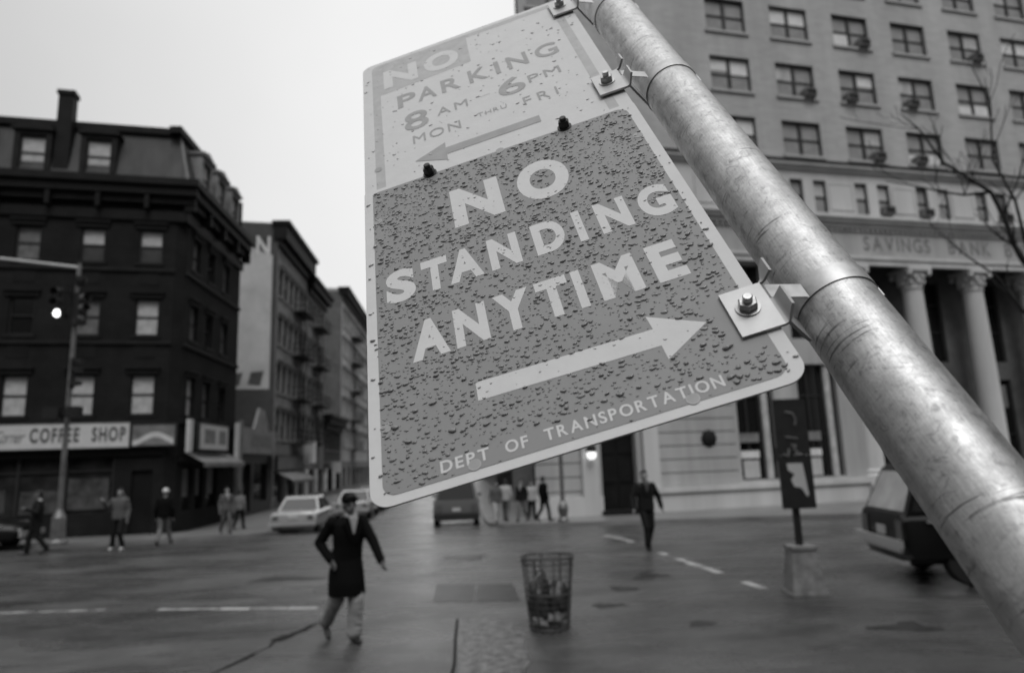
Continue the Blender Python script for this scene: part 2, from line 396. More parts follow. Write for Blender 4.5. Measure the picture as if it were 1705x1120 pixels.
tag(strip([(-.86, 9.6), (-.8, 8.6), (-.72, 7.6), (-.68, 6)], .035, .006).build('pavement_joint', M['tar']), kind='structure')
cm = MB()
rnd = random.Random(5); pts = []
for i in range(12):
    t = i/11; pts.append((-3.3+.62*t+rnd.uniform(-.05, .05), 7.2+2.9*t))
for i in range(11):
    wq = .015 + .07*rnd.random() + (.12 if i == 6 else 0)
    for q in strip(pts[i:i+2], wq, .005+.0007*i).v: cm.v.append(q)
    n = len(cm.v); cm.f.append((n-4, n-3, n-2, n-1))
tag(cm.build('pavement_crack', M['tar']), kind='structure')
pm = MB()
for (x, y, a, b) in [(2.3, 12.4, .5, .13), (1.6, 11.3, .3, .14), (1.2, 10.1, .35, .1), (-4.5, 13.5, .9, .18), (-1.2, 15.6, .8, .2), (4.4, 8.4, .5, .1), (2.2, 8.9, .25, .07)]:
    k = 26; pm.add([(x+a*.8*cos(2*pi*i/k)*f_, y+b*2.2*sin(2*pi*i/k)*f_, .006) for i in range(k) for f_ in [rnd.uniform(.45, 1)*(1+.35*sin(3*2*pi*i/k+x))]], [tuple(range(k))])
tag(pm.build('tar_stain', M['patch']), kind='structure')

# ------------------------------------------------------------------ facade kit
def wall_holes(mb, o, ang, u0, u1, z0, z1, holes, depth=.22, back=True):
    """wall in a vertical plane through o at angle ang (local frame) with rectangular openings and reveals"""
    d = Vector((cos(ang), sin(ang), 0)); inn = Vector((-sin(ang), cos(ang), 0))
    P = lambda u, z, y=0: o + d*u + inn*y + Vector((0, 0, z))
    us = sorted({u0, u1} | {h[0] for h in holes} | {h[1] for h in holes}); zs = sorted({z0, z1} | {h[2] for h in holes} | {h[3] for h in holes})
    for i in range(len(us)-1):
        for j in range(len(zs)-1):
            uc = (us[i]+us[i+1])/2; zc = (zs[j]+zs[j+1])/2
            if any(h[0] < uc < h[1] and h[2] < zc < h[3] for h in holes): continue
            mb.quad(P(us[i], zs[j]), P(us[i+1], zs[j]), P(us[i+1], zs[j+1]), P(us[i], zs[j+1]))
    for a, b, c, e in [h[:4] for h in holes]:
        mb.quad(P(a, c), P(a, e), P(a, e, depth), P(a, c, depth)); mb.quad(P(b, c), P(b, c, depth), P(b, e, depth), P(b, e))
        mb.quad(P(a, e), P(b, e), P(b, e, depth), P(a, e, depth)); mb.quad(P(a, c), P(a, c, depth), P(b, c, depth), P(b, c))
def trim(mb, o, ang, u0, u1, y0, y1, z0, z1):
    m = Matrix.Translation(o) @ Matrix.Rotation(ang, 4, 'Z'); mb.box(u0, u1, y0, y1, z0, z1, m)
_wc = {}
def window(parent, o, ang, u, z, w_, h_, kind, sill=None, lint=None, proud=.03, dep=.16):
    """one sash window: frame mesh > pane, blind, sill, lintel"""
    key = (w_, h_, kind, sill, lint)
    pos = o + Vector((cos(ang), sin(ang), 0))*u + Vector((0, 0, z))
    if key in _wc:
        c = copy_tree(_wc[key], parent); c.location = pos; c.rotation_euler = (0, 0, ang); return c
    style, up, lo = kind          # style: 'sash' or 'double'
    fr = MB(); t = .055; hw = w_/2; y0 = dep-.05; y1 = dep+.05
    fr.box(-hw, -hw+t, y0, y1, 0, h_); fr.box(hw-t, hw, y0, y1, 0, h_); fr.box(-hw+t, hw-t, y0, y1, 0, t); fr.box(-hw+t, hw-t, y0, y1, h_-t*1.6, h_)
    cells = [(-hw+t, hw-t)]
    if style == 'double': fr.box(-.09, .09, y0, y1, t, h_-t*1.6); cells = [(-hw+t, -.09), (.09, hw-t)]
    for a, b in cells: fr.box(a, b, y0+.01, y1-.005, h_*.5-.025, h_*.5+.025)
    f = fr.build('window', M['frame'], parent, loc=pos, rz=ang)
    pane = MB(); pane.quad((-hw, dep+.03, 0), (hw, dep+.03, 0), (hw, dep+.03, h_), (-hw, dep+.03, h_))
    pane.build('pane', M[lo], f)
    if up:
        for k, (a, b) in enumerate(cells):
            spec = up[k % len(up)]
            if not spec: continue
            mname, frac0, frac1 = spec
            MB().box(a+.003, b-.003, dep+.012, dep+.026, h_*frac0+.004, h_*frac1-.006).build('blind', M[mname], f)
    if sill: MB().box(-hw-.12, hw+.12, -proud-.06, .1, -.14, -.003).build('sill', M[sill], f)
    if lint: MB().box(-hw-.16, hw+.16, -proud-.05, .1, h_+.003, h_+.2).box(-hw-.22, hw+.22, -proud-.14, .06, h_+.203, h_+.28).build('lintel', M[lint], f)
    _wc[key] = f
    return f

# ================================================================== COFFEE SHOP CORNER BUILDING
b = empty('corner_building', B1O, RZ); tag(b, 'dark brownstone corner building with mansard roof and dormers above the coffee shop', 'building')
O = Vector((0, 0, 0)); LW = 15.0; SL = 7.8
cols = [-1.34, -3.63, -6.08, -8.5, -10.9, -13.3]; rows = [(4.5, 1.72), (7.88, 1.62), (11.09, 1.52)]
holes = [(c-.46, c+.46, z, z+h) for c in cols for z, h in rows] + [(-9.4, -2.2, .55, 2.75)] + [(-1.55, -.75, -.45, 2.2)]
wm = MB(); wall_holes(wm, O, 0, -LW, -.35, -1.2, 13.75, holes)
scols = [1.55, 3.45, 5.6]; sh = [(c-.42, c+.42, z, z+h) for c in scols for z, h in rows] + [(1.1, 2.2, .4, 2.3), (2.6, 3.5, .4, 2.3), (4.0, 5.4, .4, 2.3)]
wall_holes(wm, O, SD, .35, SL, -1.2, 13.75, sh)
dS = Vector((cos(SD), sin(SD), 0)); iS = Vector((-sin(SD), cos(SD), 0))
c0 = Vector((-.35, 0, 0)); c1 = dS*.35
wm.quad(c0+Vector((0, 0, -1.2)), c1+Vector((0, 0, -1.2)), c1+Vector((0, 0, 13.75)), c0+Vector((0, 0, 13.75)))
q0 = dS*SL; q1 = Vector((-LW, 0, 0)); q2 = q0 + Vector((-LW, 0, 0))
for a, b_ in ((q0, q2), (q2, q1)): wm.quad(a+Vector((0, 0, -1.2)), b_+Vector((0, 0, -1.2)), b_+Vector((0, 0, 17)), a+Vector((0, 0, 17)))
wm.build('wall', M['brownstone'], b)
# backing to keep the inside dark
rc = MB(); rc.box(-LW+.1, -.5, .5, .55, -1, 13.7); trim(rc, O, SD, .5, SL-.1, .5, .55, -1, 13.7); rc.build('dark_backing', M['black'], b)
rnd = random.Random(3)
kinds = {0: ('sash', (('curtain', 0, 1),), 'glasstone'), 1: ('sash', (('curtain', .5, .95),), 'glasstone'), 2: ('sash', (('curtaindim', 0, 1),), 'glassdark'), 3: ('sash', None, 'glassdark')}
sel = {(0, 0): 0, (1, 0): 0, (2, 0): 0, (0, 1): 0, (1, 1): 2, (2, 1): 3, (0, 2): 1, (1, 2): 1, (2, 2): 2}
for ri, (z, h) in enumerate(rows):
    for ci, c in enumerate(cols): window(b, O, 0, c, z, .92, h, kinds[sel.get((ci, ri), rnd.choice([1, 2, 3]))], 'brown_trim', 'brown_trim')
    for ci, c in enumerate(scols): window(b, O, SD, c, z, .84, h, kinds[[2, 3, 2][ci] if ri else [0, 2, 3][ci]], 'brown_trim', 'brown_trim')
for c in [-1.34, -3.63, -6.08]:    # dark apron panels under the windows
    for z in (10.1, 6.9): MB().box(c-.4, c+.4, -.02, .05, z, z+.62).build('apron_panel', M['cornice_dark'], b)
# belt courses
bc = MB()
for z in (4.25, 7.6, 10.8): bc.box(-LW, -.3, -.09, -.003, z-.12, z+.06); trim(bc, O, SD, .3, SL, -.09, -.003, z-.12, z+.06)
bc.build('belt_course', M['brown_trim'], b)
# cornice
cn = MB()
for ang, u0, u1 in ((0, -LW, .42), (SD, -.1, SL+.15)):
    trim(cn, O, ang, u0, u1-(.42 if ang == 0 else 0), -.12, -.003, 13.0, 13.45)
    trim(cn, O, ang, u0, u1+.0, -.28, .1, 13.753, 14.1); trim(cn, O, ang, u0, u1+.1, -.5, .1, 14.103, 14.5); trim(cn, O, ang, u0, u1+.2, -.66, .3, 14.503, 14.82)
    n = int((u1-u0)/1.9)
    for i in range(n+1):
        u = u0 + (u1-u0)*i/n
        if ang == 0 and u > -.1: continue
        trim(cn, O, ang, u-.09, u+.09, -.46, -.003, 13.46, 14.1)
cn.build('cornice', M['cornice_dark'], b)
# mansard
zb, zt = 14.82, 17.45
def mans(u, s, z, t):
    return Vector((u, 0, z))
p = lambda u, y, z: Vector((u, y, z))
k1 = .62
fb0 = p(-LW, -.1, zb); fb1 = p(.05, -.1, zb); ft0 = p(-LW, k1, zt); ft1 = p(-.55, k1, zt)
sb1 = dS*(SL+.0) - iS*.1 + Vector((0, 0, zb)); st1 = dS*SL + iS*k1 + Vector((0, 0, zt))
mz = MB(); mz.quad(fb0, fb1, ft1, ft0); mz.quad(fb1, sb1, st1, ft1)
bk = Vector((-LW, 0, 0)) + dS*SL + Vector((0, 0, zt)); mz.add([ft0, ft1, st1, bk], [(0, 1, 2, 3)]); mz.add([sb1, st1, bk, bk-Vector((0, 0, zt-zb))], [(0, 3, 2, 1)])
rf = mz.build('mansard_roof', M['slate'], b)
MB().tube([fb1, ft1], .07, 8).build('hip_flashing', M['slate_edge'], rf)
rt = MB(); rt.box(-LW, -.5, k1-.22, k1+.3, zt-.12, zt+.2); trim(rt, O, SD, .0, SL, k1-.22, k1+.3, zt-.12, zt+.195); rt.build('roof_coping', M['cornice_dark'], rf)
def dormer(ang, u, light):
    m = Matrix.Rotation(ang, 4, 'Z') @ Matrix.Translation((u, -.12, 0))
    e = empty('dormer', parent=b); e.matrix_local = m
    d_ = MB(); d_.box(-.72, -.5, 0, 1.1, 14.83, 16.85); d_.box(.5, .72, 0, 1.1, 14.83, 16.85); d_.box(-.5, .5, 0, 1.1, 14.83, 15.06); d_.box(-.5, .5, 0, 1.1, 16.66, 16.85)
    d_.box(-.82, .82, -.12, 1.1, 16.853, 16.98); d_.prism([(-.8, 16.983), (.8, 16.983), (0, 17.2)], -.08, 1.1)
    d_.build('dormer_surround', M['lintel'] if light else M['brown_trim'], e)
    window(e, O, 0, 0, 15.07, .98, 1.58, ('sash', (('curtain', .25, 1),), 'glasstone'))
for u in (-3.64, -6.2, -8.6, -11): dormer(0, u, False)
for u in (2.0, 4.1, 6.2): dormer(SD, u, True)
ch = MB(); ch.box(-5.42, -4.82, .0, .5, 14.83, 18.7); ch.box(-5.48, -4.76, -.06, .56, 18.703, 18.9); ch.build('chimney', M['cornice_dark'], b)
# ground floor
sf = MB(); sf.quad(p(-9.4, .2, .55), p(-2.2, .2, .55), p(-2.2, .2, 2.75), p(-9.4, .2, 2.75))
sf.quad(*[dS*u + iS*.2 + Vector((0, 0, z)) for u, z in ((1.1, .4), (5.4, .4), (5.4, 2.3), (1.1, 2.3))]); sh_ = sf.build('shop_window', M['shopglass'], b)
mu = MB()
for u in (-9.35, -7.5, -5.7, -4.0, -2.25): mu.box(u-.05, u+.05, .1, .26, .553, 2.748)
mu.box(-9.3, -2.3, .12, .24, 2.2, 2.27); mu.build('shop_window_frame', M['frame'], sh_)
cu_ = MB()
for u0, u1, z0, z1 in ((-9.2, -6.1, .7, 1.6), (-5.6, -4.2, .6, 1.5), (-3.9, -2.4, .7, 1.95)): cu_.box(u0, u1, .15, .17, z0, z1)
cu_.build('shop_display', M['shopdim'], sh_)
for z0, z1, mm in ((1.0, 2.2, 'curtaindim'),):
    for u0, u1 in ((1.2, 2.1), (2.7, 3.4), (4.15, 5.2)):
        x = MB(); trim(x, O, SD, u0, u1, .15, .19, z0, z1); x.build('shop_curtain', M[mm], sh_)
MB().box(-1.55, -.75, .15, .2, -.45, 2.2).build('shop_door', M['shopdark'], b)
fa = MB(); fa.box(-LW, -.36, -.12, -.003, 2.8, 3.05); trim(fa, O, SD, .36, SL, -.12, -.003, 2.5, 2.75); fa.build('shopfront_fascia', M['shopdark'], b)

def board(name, label, o, ang, u0, u1, z0, z1, y=-.22, th=.16, m='shopwhite', base=None, rim=True, cat='shop sign'):
    e = empty(name, (base if base is not None else B1O), RZ); tag(e, label, cat)
    mb = MB(); trim(mb, o, ang, u0, u1, y-th, y, z0, z1); mb.build('sign_panel', M[m], e)
    if rim:
        r_ = MB(); t = .05
        for a, b_, c, d in ((u0-t, u0, z0-t, z1+t), (u1, u1+t, z0-t, z1+t), (u0, u1, z1, z1+t), (u0, u1, z0-t, z0)): trim(r_, o, ang, a, b_, y-th-.02, y, c, d)
        r_.build('sign_frame', M['frame'], e)
    return e
def fac(o, ang, y):
    d = Vector((cos(ang), sin(ang), 0)); i_ = Vector((-sin(ang), cos(ang), 0))
    return lambda u, z: o + d*u + i_*y + Vector((0, 0, z))
s = board('coffee_shop_sign', 'long white sign reading COFFEE SHOP over the corner shopfront', O, 0, -9.0, -1.62, 3.16, 4.16)
for tx, a_, b_ in (('COFFEE', -5.22, -3.45), ('SHOP', -3.0, -1.75)): t = MB(); word(t, tx, a_, b_, 3.4, 3.98, fac(O, 0, -.384), .035, .16); t.build('lettering', M['shopink'], s)
t = MB(); word(t, 'Corner', -6.5, -5.45, 3.42, 3.9, fac(O, 0, -.384), .01, .03, .3); t.build('script_lettering', M['shopgrey'], s)
s = board('drinks_sign', 'grey sign with a pale wave at the corner end of the coffee shop front', O, 0, -1.5, .1, 3.2, 4.05, m='shopgrey')
wv = MB(); n = 14
def wave(u): return 3.45 + .18*sin((u+1.5)*3.4-1.4)
for i in range(n):
    u0 = -1.48+1.54*i/n; u1 = -1.48+1.54*(i+1)/n
    wv.quad(*[fac(O, 0, -.384)(a, z) for a, z in ((u0, wave(u0)-.1), (u1, wave(u1)-.1), (u1, wave(u1)+.12), (u0, wave(u0)+.12))])
wv.build('pale_wave', M['shopwhite'], s)
s = board('side_shop_sign', 'white framed sign with two grey panels on the side of the corner building', O, SD, 1.6, 5.4, 3.05, 4.2, y=-.3)
x = MB()
for u0, u1 in ((2.2, 3.6), (4.1, 5.1)): x.quad(*[fac(O, SD, -.464)(a, z) for a, z in ((u0, 3.3), (u1, 3.3), (u1, 3.95), (u0, 3.95))])
x.build('faded_panel', M['shopgrey'], s)
s = board('corner_upright_sign', 'narrow pale upright sign at the corner of the coffee shop building', O, SD, .45, .85, 2.9, 4.3, y=-.3, rim=False)
s = board('far_upright_sign', 'narrow pale upright sign at the far side end of the corner building', O, SD, 6.9, 7.3, 2.5, 4.5, y=-.3, rim=False)
aw = MB(); d = [fac(O, SD, y_) for y_ in (-.05, -.9)]
aw.quad(d[1](1.0, 2.45), d[1](6.8, 2.45), d[0](6.8, 2.9), d[0](1.0, 2.9)); aw.quad(d[1](1.0, 2.25), d[1](6.8, 2.25), d[1](6.8, 2.45), d[1](1.0, 2.45))
a_ = empty('awning', B1O, RZ); tag(a_, 'grey canvas awning along the side of the corner building', 'awning'); aw.build('canvas', M['awning'], a_)

# ================================================================== LOW STORE in the gap
lo = empty('low_store', B1O + D2*7.95, RZ); tag(lo, 'low one storey store with a pale gabled sign beyond the corner building', 'building')
w2 = MB(); wall_holes(w2, O, SD, 0, 7.3, -1.2, 3.4, [(.8, 3.0, -.3, 2.4), (3.6, 6.4, .2, 2.4)]); 
for zz in (3.4,): w2.add([O+Vector((0, 0, zz)), dS*7.3+Vector((0, 0, zz)), dS*7.3+Vector((-9, 0, zz)), Vector((-9, 0, zz))], [(0, 1, 2, 3)])
w2.quad(p(0, 0, -1.2), p(0, 0, 3.4), p(-9, 0, 3.4), p(-9, 0, -1.2)); w2.build('wall', M['shopdark'], lo)
x = MB(); x.quad(*[dS*u+iS*.2+Vector((0, 0, z)) for u, z in ((.8, -.3), (6.4, -.3), (6.4, 2.4), (.8, 2.4))]); x.build('shop_window', M['shopglass'], lo)
s = board('gabled_store_sign', 'pale shop sign with a raised peak over the low store', O, SD, .2, 6.9, 2.95, 4.35, base=B1O + D2*7.95, rim=False, m='lintel')
x = MB(); m_ = Matrix.Rotation(SD, 4, 'Z'); x.prism([(2.2, 4.353), (5.2, 4.353), (4.2, 5.5), (3.2, 5.6)], -.38, -.22, m_); x.build('peak', M['lintel'], s)
x = MB(); x.quad(*[fac(O, SD, -.384)(a, z) for a, z in ((1.6, 3.3), (5.8, 3.3), (5.8, 4.0), (1.6, 4.0))]); x.build('faded_panel', M['awning'], s)
s = board('post_sign', 'tall thin pale post beside the low store sign', O, SD, -.25, .1, -.6, 4.7, base=B1O + D2*7.95, rim=False, m='awning', cat='sign post')

# ================================================================== TENEMENTS down the left side
def fire_escape(parent, o, ang, u0, u1, levels, seed=0):
    fe = MB(); dd = .95
    for i, z in enumerate(levels):
        trim(fe, o, ang, u0, u1, -dd, -.02, z-.06, z)
        for zz in (.45, .9): trim(fe, o, ang, u0, u1, -dd-.02, -dd+.02, z+zz-.02, z+zz+.02)
        for e_ in (u0, u1):
            for zz in (.45, .9): trim(fe, o, ang, e_-.02, e_+.02, -dd, -.02, z+zz-.02, z+zz+.02)
        n = int((u1-u0)/.35)
        for k in range(n+1): u = u0+(u1-u0)*k/n; trim(fe, o, ang, u-.014, u+.014, -dd-.01, -dd+.01, z, z+.9)
        if i:
            z0 = levels[i-1]; d_ = fac(o, ang, -.55); a = d_(u0+.3+(i % 2)*1.2, z0); c = d_(u0+.3+(1-i % 2)*1.2+.2, z)
            for off in (0, .4):
                ii = Vector((sin(ang), -cos(ang), 0))*off; fe.tube([a+ii-Vector((sin(ang), -cos(ang), 0))*.2, c+ii-Vector((sin(ang), -cos(ang), 0))*.2], .03, 5)
            for k in range(9):
                q = a.lerp(c, (k+.5)/9); ii = Vector((sin(ang), -cos(ang), 0)); fe.tube([q-ii*.2, q+ii*.2], .015, 4)
    return fe.build('fire_escape', M['iron'], parent)
def tenement(label, s0, s1, top, mats, cols, wz, wh, ww, fe=None, name='tenement_building', corn=.7, corner_depth=14, lintm='lintel', gf=True, seed=1, side=1, base=None):
    rnd = random.Random(seed); org = (base if base is not None else B1O) + D2*s0; L_ = s1-s0
    e = empty(name, org, RZ); tag(e, label, 'building')
    if side == 1: ang = SD; oo = O
    else: ang = SD+pi; oo = dS*L_        # faces left
    holes = []
    for z in wz:
        for c in cols: holes.append((c-ww/2, c+ww/2, z, z+wh))
    wl = MB(); wall_holes(wl, oo, ang, 0, L_, 2.6, top, holes)
    inn = Vector((-sin(ang), cos(ang), 0)); dd = Vector((cos(ang), sin(ang), 0))
    away = Vector((-1, 0, 0)) if side == 1 else Vector((1, 0, 0))
    A = oo; B_ = oo + dd*L_; A2_ = A+away*corner_depth; B2_ = B_+away*corner_depth
    V = lambda q, z: q+Vector((0, 0, z))
    wl.quad(V(A, -1.2), V(A, top), V(A2_, top), V(A2_, -1.2)); wl.quad(V(B_, -1.2), V(B2_, -1.2), V(B2_, top), V(B_, top)); wl.quad(V(A, top-.3), V(B_, top-.3), V(B2_, top-.3), V(A2_, top-.3))
    wl.build('wall', M[mats], e)
    bk_ = MB(); trim(bk_, oo, ang, .1, L_-.1, .4, .42, 2.7, top-.4); bk_.build('dark_backing', M['black'], e)  # black sheet added behind the windows to keep the rooms dark
    for z in wz:
        for c in cols: window(e, oo, ang, c, z, ww, wh, ('sash', (rnd.choice([('curtaindim', .5, 1), ('curtain', .5, 1), None, ('curtaindim', 0, 1)]),), 'glassdark'), lintm, lintm)
    cr_ = MB(); trim(cr_, oo, ang, -.1, L_+.1, -.25, -.003, top-corn-.5, top-corn); trim(cr_, oo, ang, -.2, L_+.2, -.6, .3, top-corn+.003, top-.2); trim(cr_, oo, ang, -.28, L_+.28, -.8, .4, top-.197, top+.1); cr_.build('cornice', M['cornice_dark'], e)
    # shopfront
    sfm = MB(); n = max(2, int(L_/3)); hs = [(i*L_/n+.35, (i+1)*L_/n-.35, -.1, 1.9) for i in range(n)]
    wall_holes(sfm, oo, ang, 0, L_, -1.2, 2.59, hs); sfm.build('shopfront', M['lintel' if seed % 2 else 'shopdark'], e)
    sg = MB(); sg.quad(*[fac(oo, ang, .2)(u, z) for u, z in ((.1, -.1), (L_-.1, -.1), (L_-.1, 1.9), (.1, 1.9))]); sg.build('shop_window', M['shopglass'], e)
    if fe: fire_escape(e, oo, ang, fe[0], fe[1], [z-.15 for z in wz])
    return e
wz4 = [4.0, 7.1, 10.3, 13.6]
t1 = tenement('five storey tenement with fire escape and a faded painted advertisement on its end wall', 15.6, 24.8, 18.6, 'tenement', [.9, 2.4, 3.9, 5.4, 6.9, 8.3], wz4, 1.9, .95, fe=(4.6, 7.8), corn=1.2, seed=3)
t2 = tenement('grey tenement with crossing fire escapes beyond the painted wall', 24.9, 32.2, 17.2, 'tenement', [1.0, 2.6, 4.2, 5.8], [z+.1 for z in wz4], 1.8, .9, fe=(1.9, 5.2), seed=5)
t3 = tenement('pale brick tenement with dark end wall and fire escapes far down the side street', 41.2, 62, 20.6, 'tenlight', [1.2+i*1.85 for i in range(11)], [4, 7.2, 10.4, 13.6, 16.6], 1.8, .9, fe=(6, 10), corner_depth=12, seed=7)
t4 = tenement('low dark store building between the two tenements', 32.3, 41.1, 6.6, 'brickdark', [1.5, 3.5, 5.5, 7.5], [3.6], 1.7, .9, seed=8)
t5 = tenement('distant pale tenement at the far end of the side street', 62.2, 90, 18, 'tenement', [2+i*2.2 for i in range(12)], [4, 7.2, 10.4, 13.4], 1.8, .95, fe=(8, 12), seed=9)
t6 = tenement('furthest tenement closing the left row of the side street', 90.2, 150, 17, 'tenement', [3+i*3.6 for i in range(16)], [4, 7.2, 10.4, 13.2], 1.8, 1.0, seed=10)
# end walls
x = MB(); x.box(-11, -.02, -.04, -.01, -1.2, 18.5); x.build('end_wall_face', M['brickdark'], t1)
pts_ = [(-7.5, 7.2), (-.35, 7.2), (-.35, 16.3)] + [(-.6-.5*i, 16.3+.75*sin(pi/2*i/5)) for i in range(6)] + [(-5, 17.1), (-7.5, 16.6)]
x = MB(); x.add([Vector((a, -.045, z)) for a, z in pts_], [tuple(range(len(pts_)))]); pa = x.build('painted_advertisement', M['adpaint'], t1)
x = MB(); word(x, 'AN', -2.6, -.5, 16.2, 17.6, lambda a, z: Vector((a, -.052, z)), .03); x.build('lettering', M['adwhite'], pa)
x = MB()
for a0, a1, c0_, c1_ in ((-3.9, -3.0, 7.5, 8.3), (-2.7, -2.0, 7.5, 8.3), (-1.7, -.7, 7.5, 8.4)): x.add([Vector((a0, -.052, c0_)), Vector((a1-.2, -.052, c0_-.1)), Vector((a1, -.052, c1_)), Vector((a0+.2, -.052, c1_-.1))], [(0, 1, 2, 3)])
x.build('faded_emblem', M['adink'], pa)
x = MB(); x.box(-11.5, -.02, -.04, -.01, -1.2, 20.3); x.build('end_wall_face', M['stonedark'], t3)
t7 = tenement('brick tenement behind the bank on the right of the side street', 14, 34, 18, 'tenement', [1.5+i*2.1 for i in range(9)], wz4, 1.8, .95, seed=12, side=2, base=Vector((.85, 30.76, 0)))
t8 = tenement('further tenement on the right of the side street', 34.2, 90, 17, 'tenement', [3+i*3.6 for i in range(15)], wz4, 1.8, 1.0, seed=13, side=2, base=Vector((.85, 30.76, 0)))
s = board('hanging_shop_sign', 'bright square hanging shop sign on the tenement side', O, 0, .1, 1.0, 2.4, 4.0, y=.1, th=.15, base=B1O+D2*24, m='blind', rim=False)
s = board('small_round_corner_sign', 'small pale hanging sign further down the side street', O, 0, .1, .9, 1.5, 2.5, y=.1, th=.15, base=B1O+D2*36, m='poster', rim=False)
s = board('store_fascia_sign', 'pale fascia sign above the shops of the first tenement', O, SD, .3, 7.5, 2.0, 2.9, y=-.1, base=B1O+D2*15.6, m='awning')
x = empty('store_awning', B1O+D2*15.6, RZ); tag(x, 'ragged awning under the tenement shop fascia', 'awning')
aw = MB(); d = [fac(O, SD, y_) for y_ in (-.05, -1.2)]; aw.quad(d[1](.4, 1.3), d[1](7.4, 1.3), d[0](7.4, 1.9), d[0](.4, 1.9)); aw.quad(d[1](.4, 1.1), d[1](7.4, 1.1), d[1](7.4, 1.3), d[1](.4, 1.3)); aw.build('canvas', M['awning'], x)

# ================================================================== BANK
bk = empty('bank_building', BKO, RZ); tag(bk, 'tall pale bank office building with a columned portico and carved frieze', 'building')
UL, UR, TOP = -9.28, 42, 41.5
wc = [6.43, 2.45, 10.47, 14.47, 18.55, 22.5, 26.5, 30.5, 34.5, 38.5, -7.6]
wrows = [17.6, 21.02, 24.5, 27.9, 31.3, 34.7]
ph = [(c-1.2, c+1.2, z, z+1.98) for c in wc for z in wrows]
pair = [c for c in wc if c != -7.6 ]
ph += [(c+q-.4, c+q+.4, 14.45, 16.25) for c in pair for q in (-.72, .72)]
lw = [(.9, 3.0), (4.4, 6.7)]
ph += [(a, b_, .72, 6.3) for a, b_ in lw] + [(a, b_, 7.6, 11.4) for a, b_ in lw] + [(-6.2, -4.45, -.6, 3.5)]
up = MB(); wall_holes(up, O, 0, UL, UR, 17.1, TOP, [h for h in ph if h[2] > 17.1], .3)
sideh = [(2+i*4, 4.4+i*4, z, z+1.98) for i in range(3) for z in wrows]
SDB = (pi/2 - R(3.5)) - RZ; angB = SDB+pi; oB = Vector((UL, 0, 0)) + Vector((cos(SDB), sin(SDB), 0))*13.8
wall_holes(up, oB, angB, 0, 13.8, 17.1, TOP, [(13.8-h[1], 13.8-h[0], h[2], h[3]) for h in sideh], .3)
oB_ = lambda z: oB+Vector((0, 0, z))
up.add([p(UL, 0, TOP-.4), p(UR, 0, TOP-.4), p(UR, 14, TOP-.4), oB_(TOP-.4)], [(0, 1, 2, 3)]); up.quad(p(UR, 0, -1.2), p(UR, 14, -1.2), p(UR, 14, TOP), p(UR, 0, TOP)); up.quad(oB_(-1.2), oB_(TOP), p(UR, 14, TOP), p(UR, 14, -1.2))
up.build('upper_wall', M['limestone'], bk)
mid = MB(); wall_holes(mid, O, 0, UL, UR, 12.0, 17.1, [h for h in ph if 12 < h[2] < 17.1], .25); wall_holes(mid, oB, angB, 0, 13.8, -1.2, 17.1, [], .2); mid.build('middle_wall', M['lightstone'], bk)
low = MB(); wall_holes(low, O, 0, UL, 8.0, -1.2, 12.0, [h for h in ph if h[2] < 12 and h[0] < 8], .45); low.build('lower_wall', M['rustic'], bk)
# recess behind the columns, its shade put into darker stone
rec = MB(); RD = 1.6
rh = []
for c in (10.4, 14.4, 18.5, 22.5, 26.5, 30.5): rh += [(c-1.2, c+1.2, .6, 5.6), (c-1.2, c+1.2, 6.6, 11.2)]
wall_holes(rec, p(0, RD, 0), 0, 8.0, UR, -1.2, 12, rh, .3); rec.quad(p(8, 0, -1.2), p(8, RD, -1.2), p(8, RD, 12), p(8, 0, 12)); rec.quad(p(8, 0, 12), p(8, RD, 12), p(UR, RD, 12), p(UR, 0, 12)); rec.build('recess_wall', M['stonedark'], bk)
def tall_window(u0, u1, z0, z1, y):
    f = MB(); wd = u1-u0; t = .08; f.box(u0, u0+t, y, y+.1, z0, z1); f.box(u1-t, u1, y, y+.1, z0, z1); f.box(u0+t, u1-t, y, y+.1, z1-t, z1); f.box(u0+t, u1-t, y, y+.1, z0, z0+t)
    for q in (.33, .67): f.box(u0+wd*q-.05, u0+wd*q+.05, y, y+.1, z0+t, z1-t)
    for q in (.38, .72): f.box(u0+t, u1-t, y+.02, y+.08, z0+(z1-z0)*q-.04, z0+(z1-z0)*q+.04)
    o = f.build('window', M['frame'], bk); MB().quad(p(u0, y+.09, z0), p(u1, y+.09, z0), p(u1, y+.09, z1), p(u0, y+.09, z1)).build('pane', M['glassdark'], o); return o
for a, b_ in lw:
    o = tall_window(a, b_, .72, 6.3, .3); tall_window(a, b_, 7.6, 11.4, .3)
    MB().box(b_-.62, b_-.3, .12, .28, .75, 6.28).build('grey_side_panel', M['curtain'], o)
    x = MB(); x.box(a+.15, a+1.15, .2, .25, 1.75, 2.1); x.build('bright_header', M['blind'], o)
    x = MB(); x.box(a+.25, a+1.1, .2, .26, .8, 1.65); x.build('window_notice', M['poster'], o)
    x = MB(); x.box(a+.15, a+1.2, .2, .24, 2.5, 2.95); x.build('dim_notice', M['shopgrey'], o)
for c in (10.4, 14.4, 18.5, 22.5, 26.5, 30.5):
    o = tall_window(c-1.2, c+1.2, .6, 5.6, RD+.15); o2 = tall_window(c-1.2, c+1.2, 6.6, 11.2, RD+.15)
    MB().box(c-1.0, c+.1, RD+.12, RD+.14, 8.7, 10.3).build('blind', M['curtaindim'], o2)
    MB().box(c-1.0, c+.9, RD+.12, RD+.14, 4.0, 5.3).build('blind', M['curtaindim'], o)
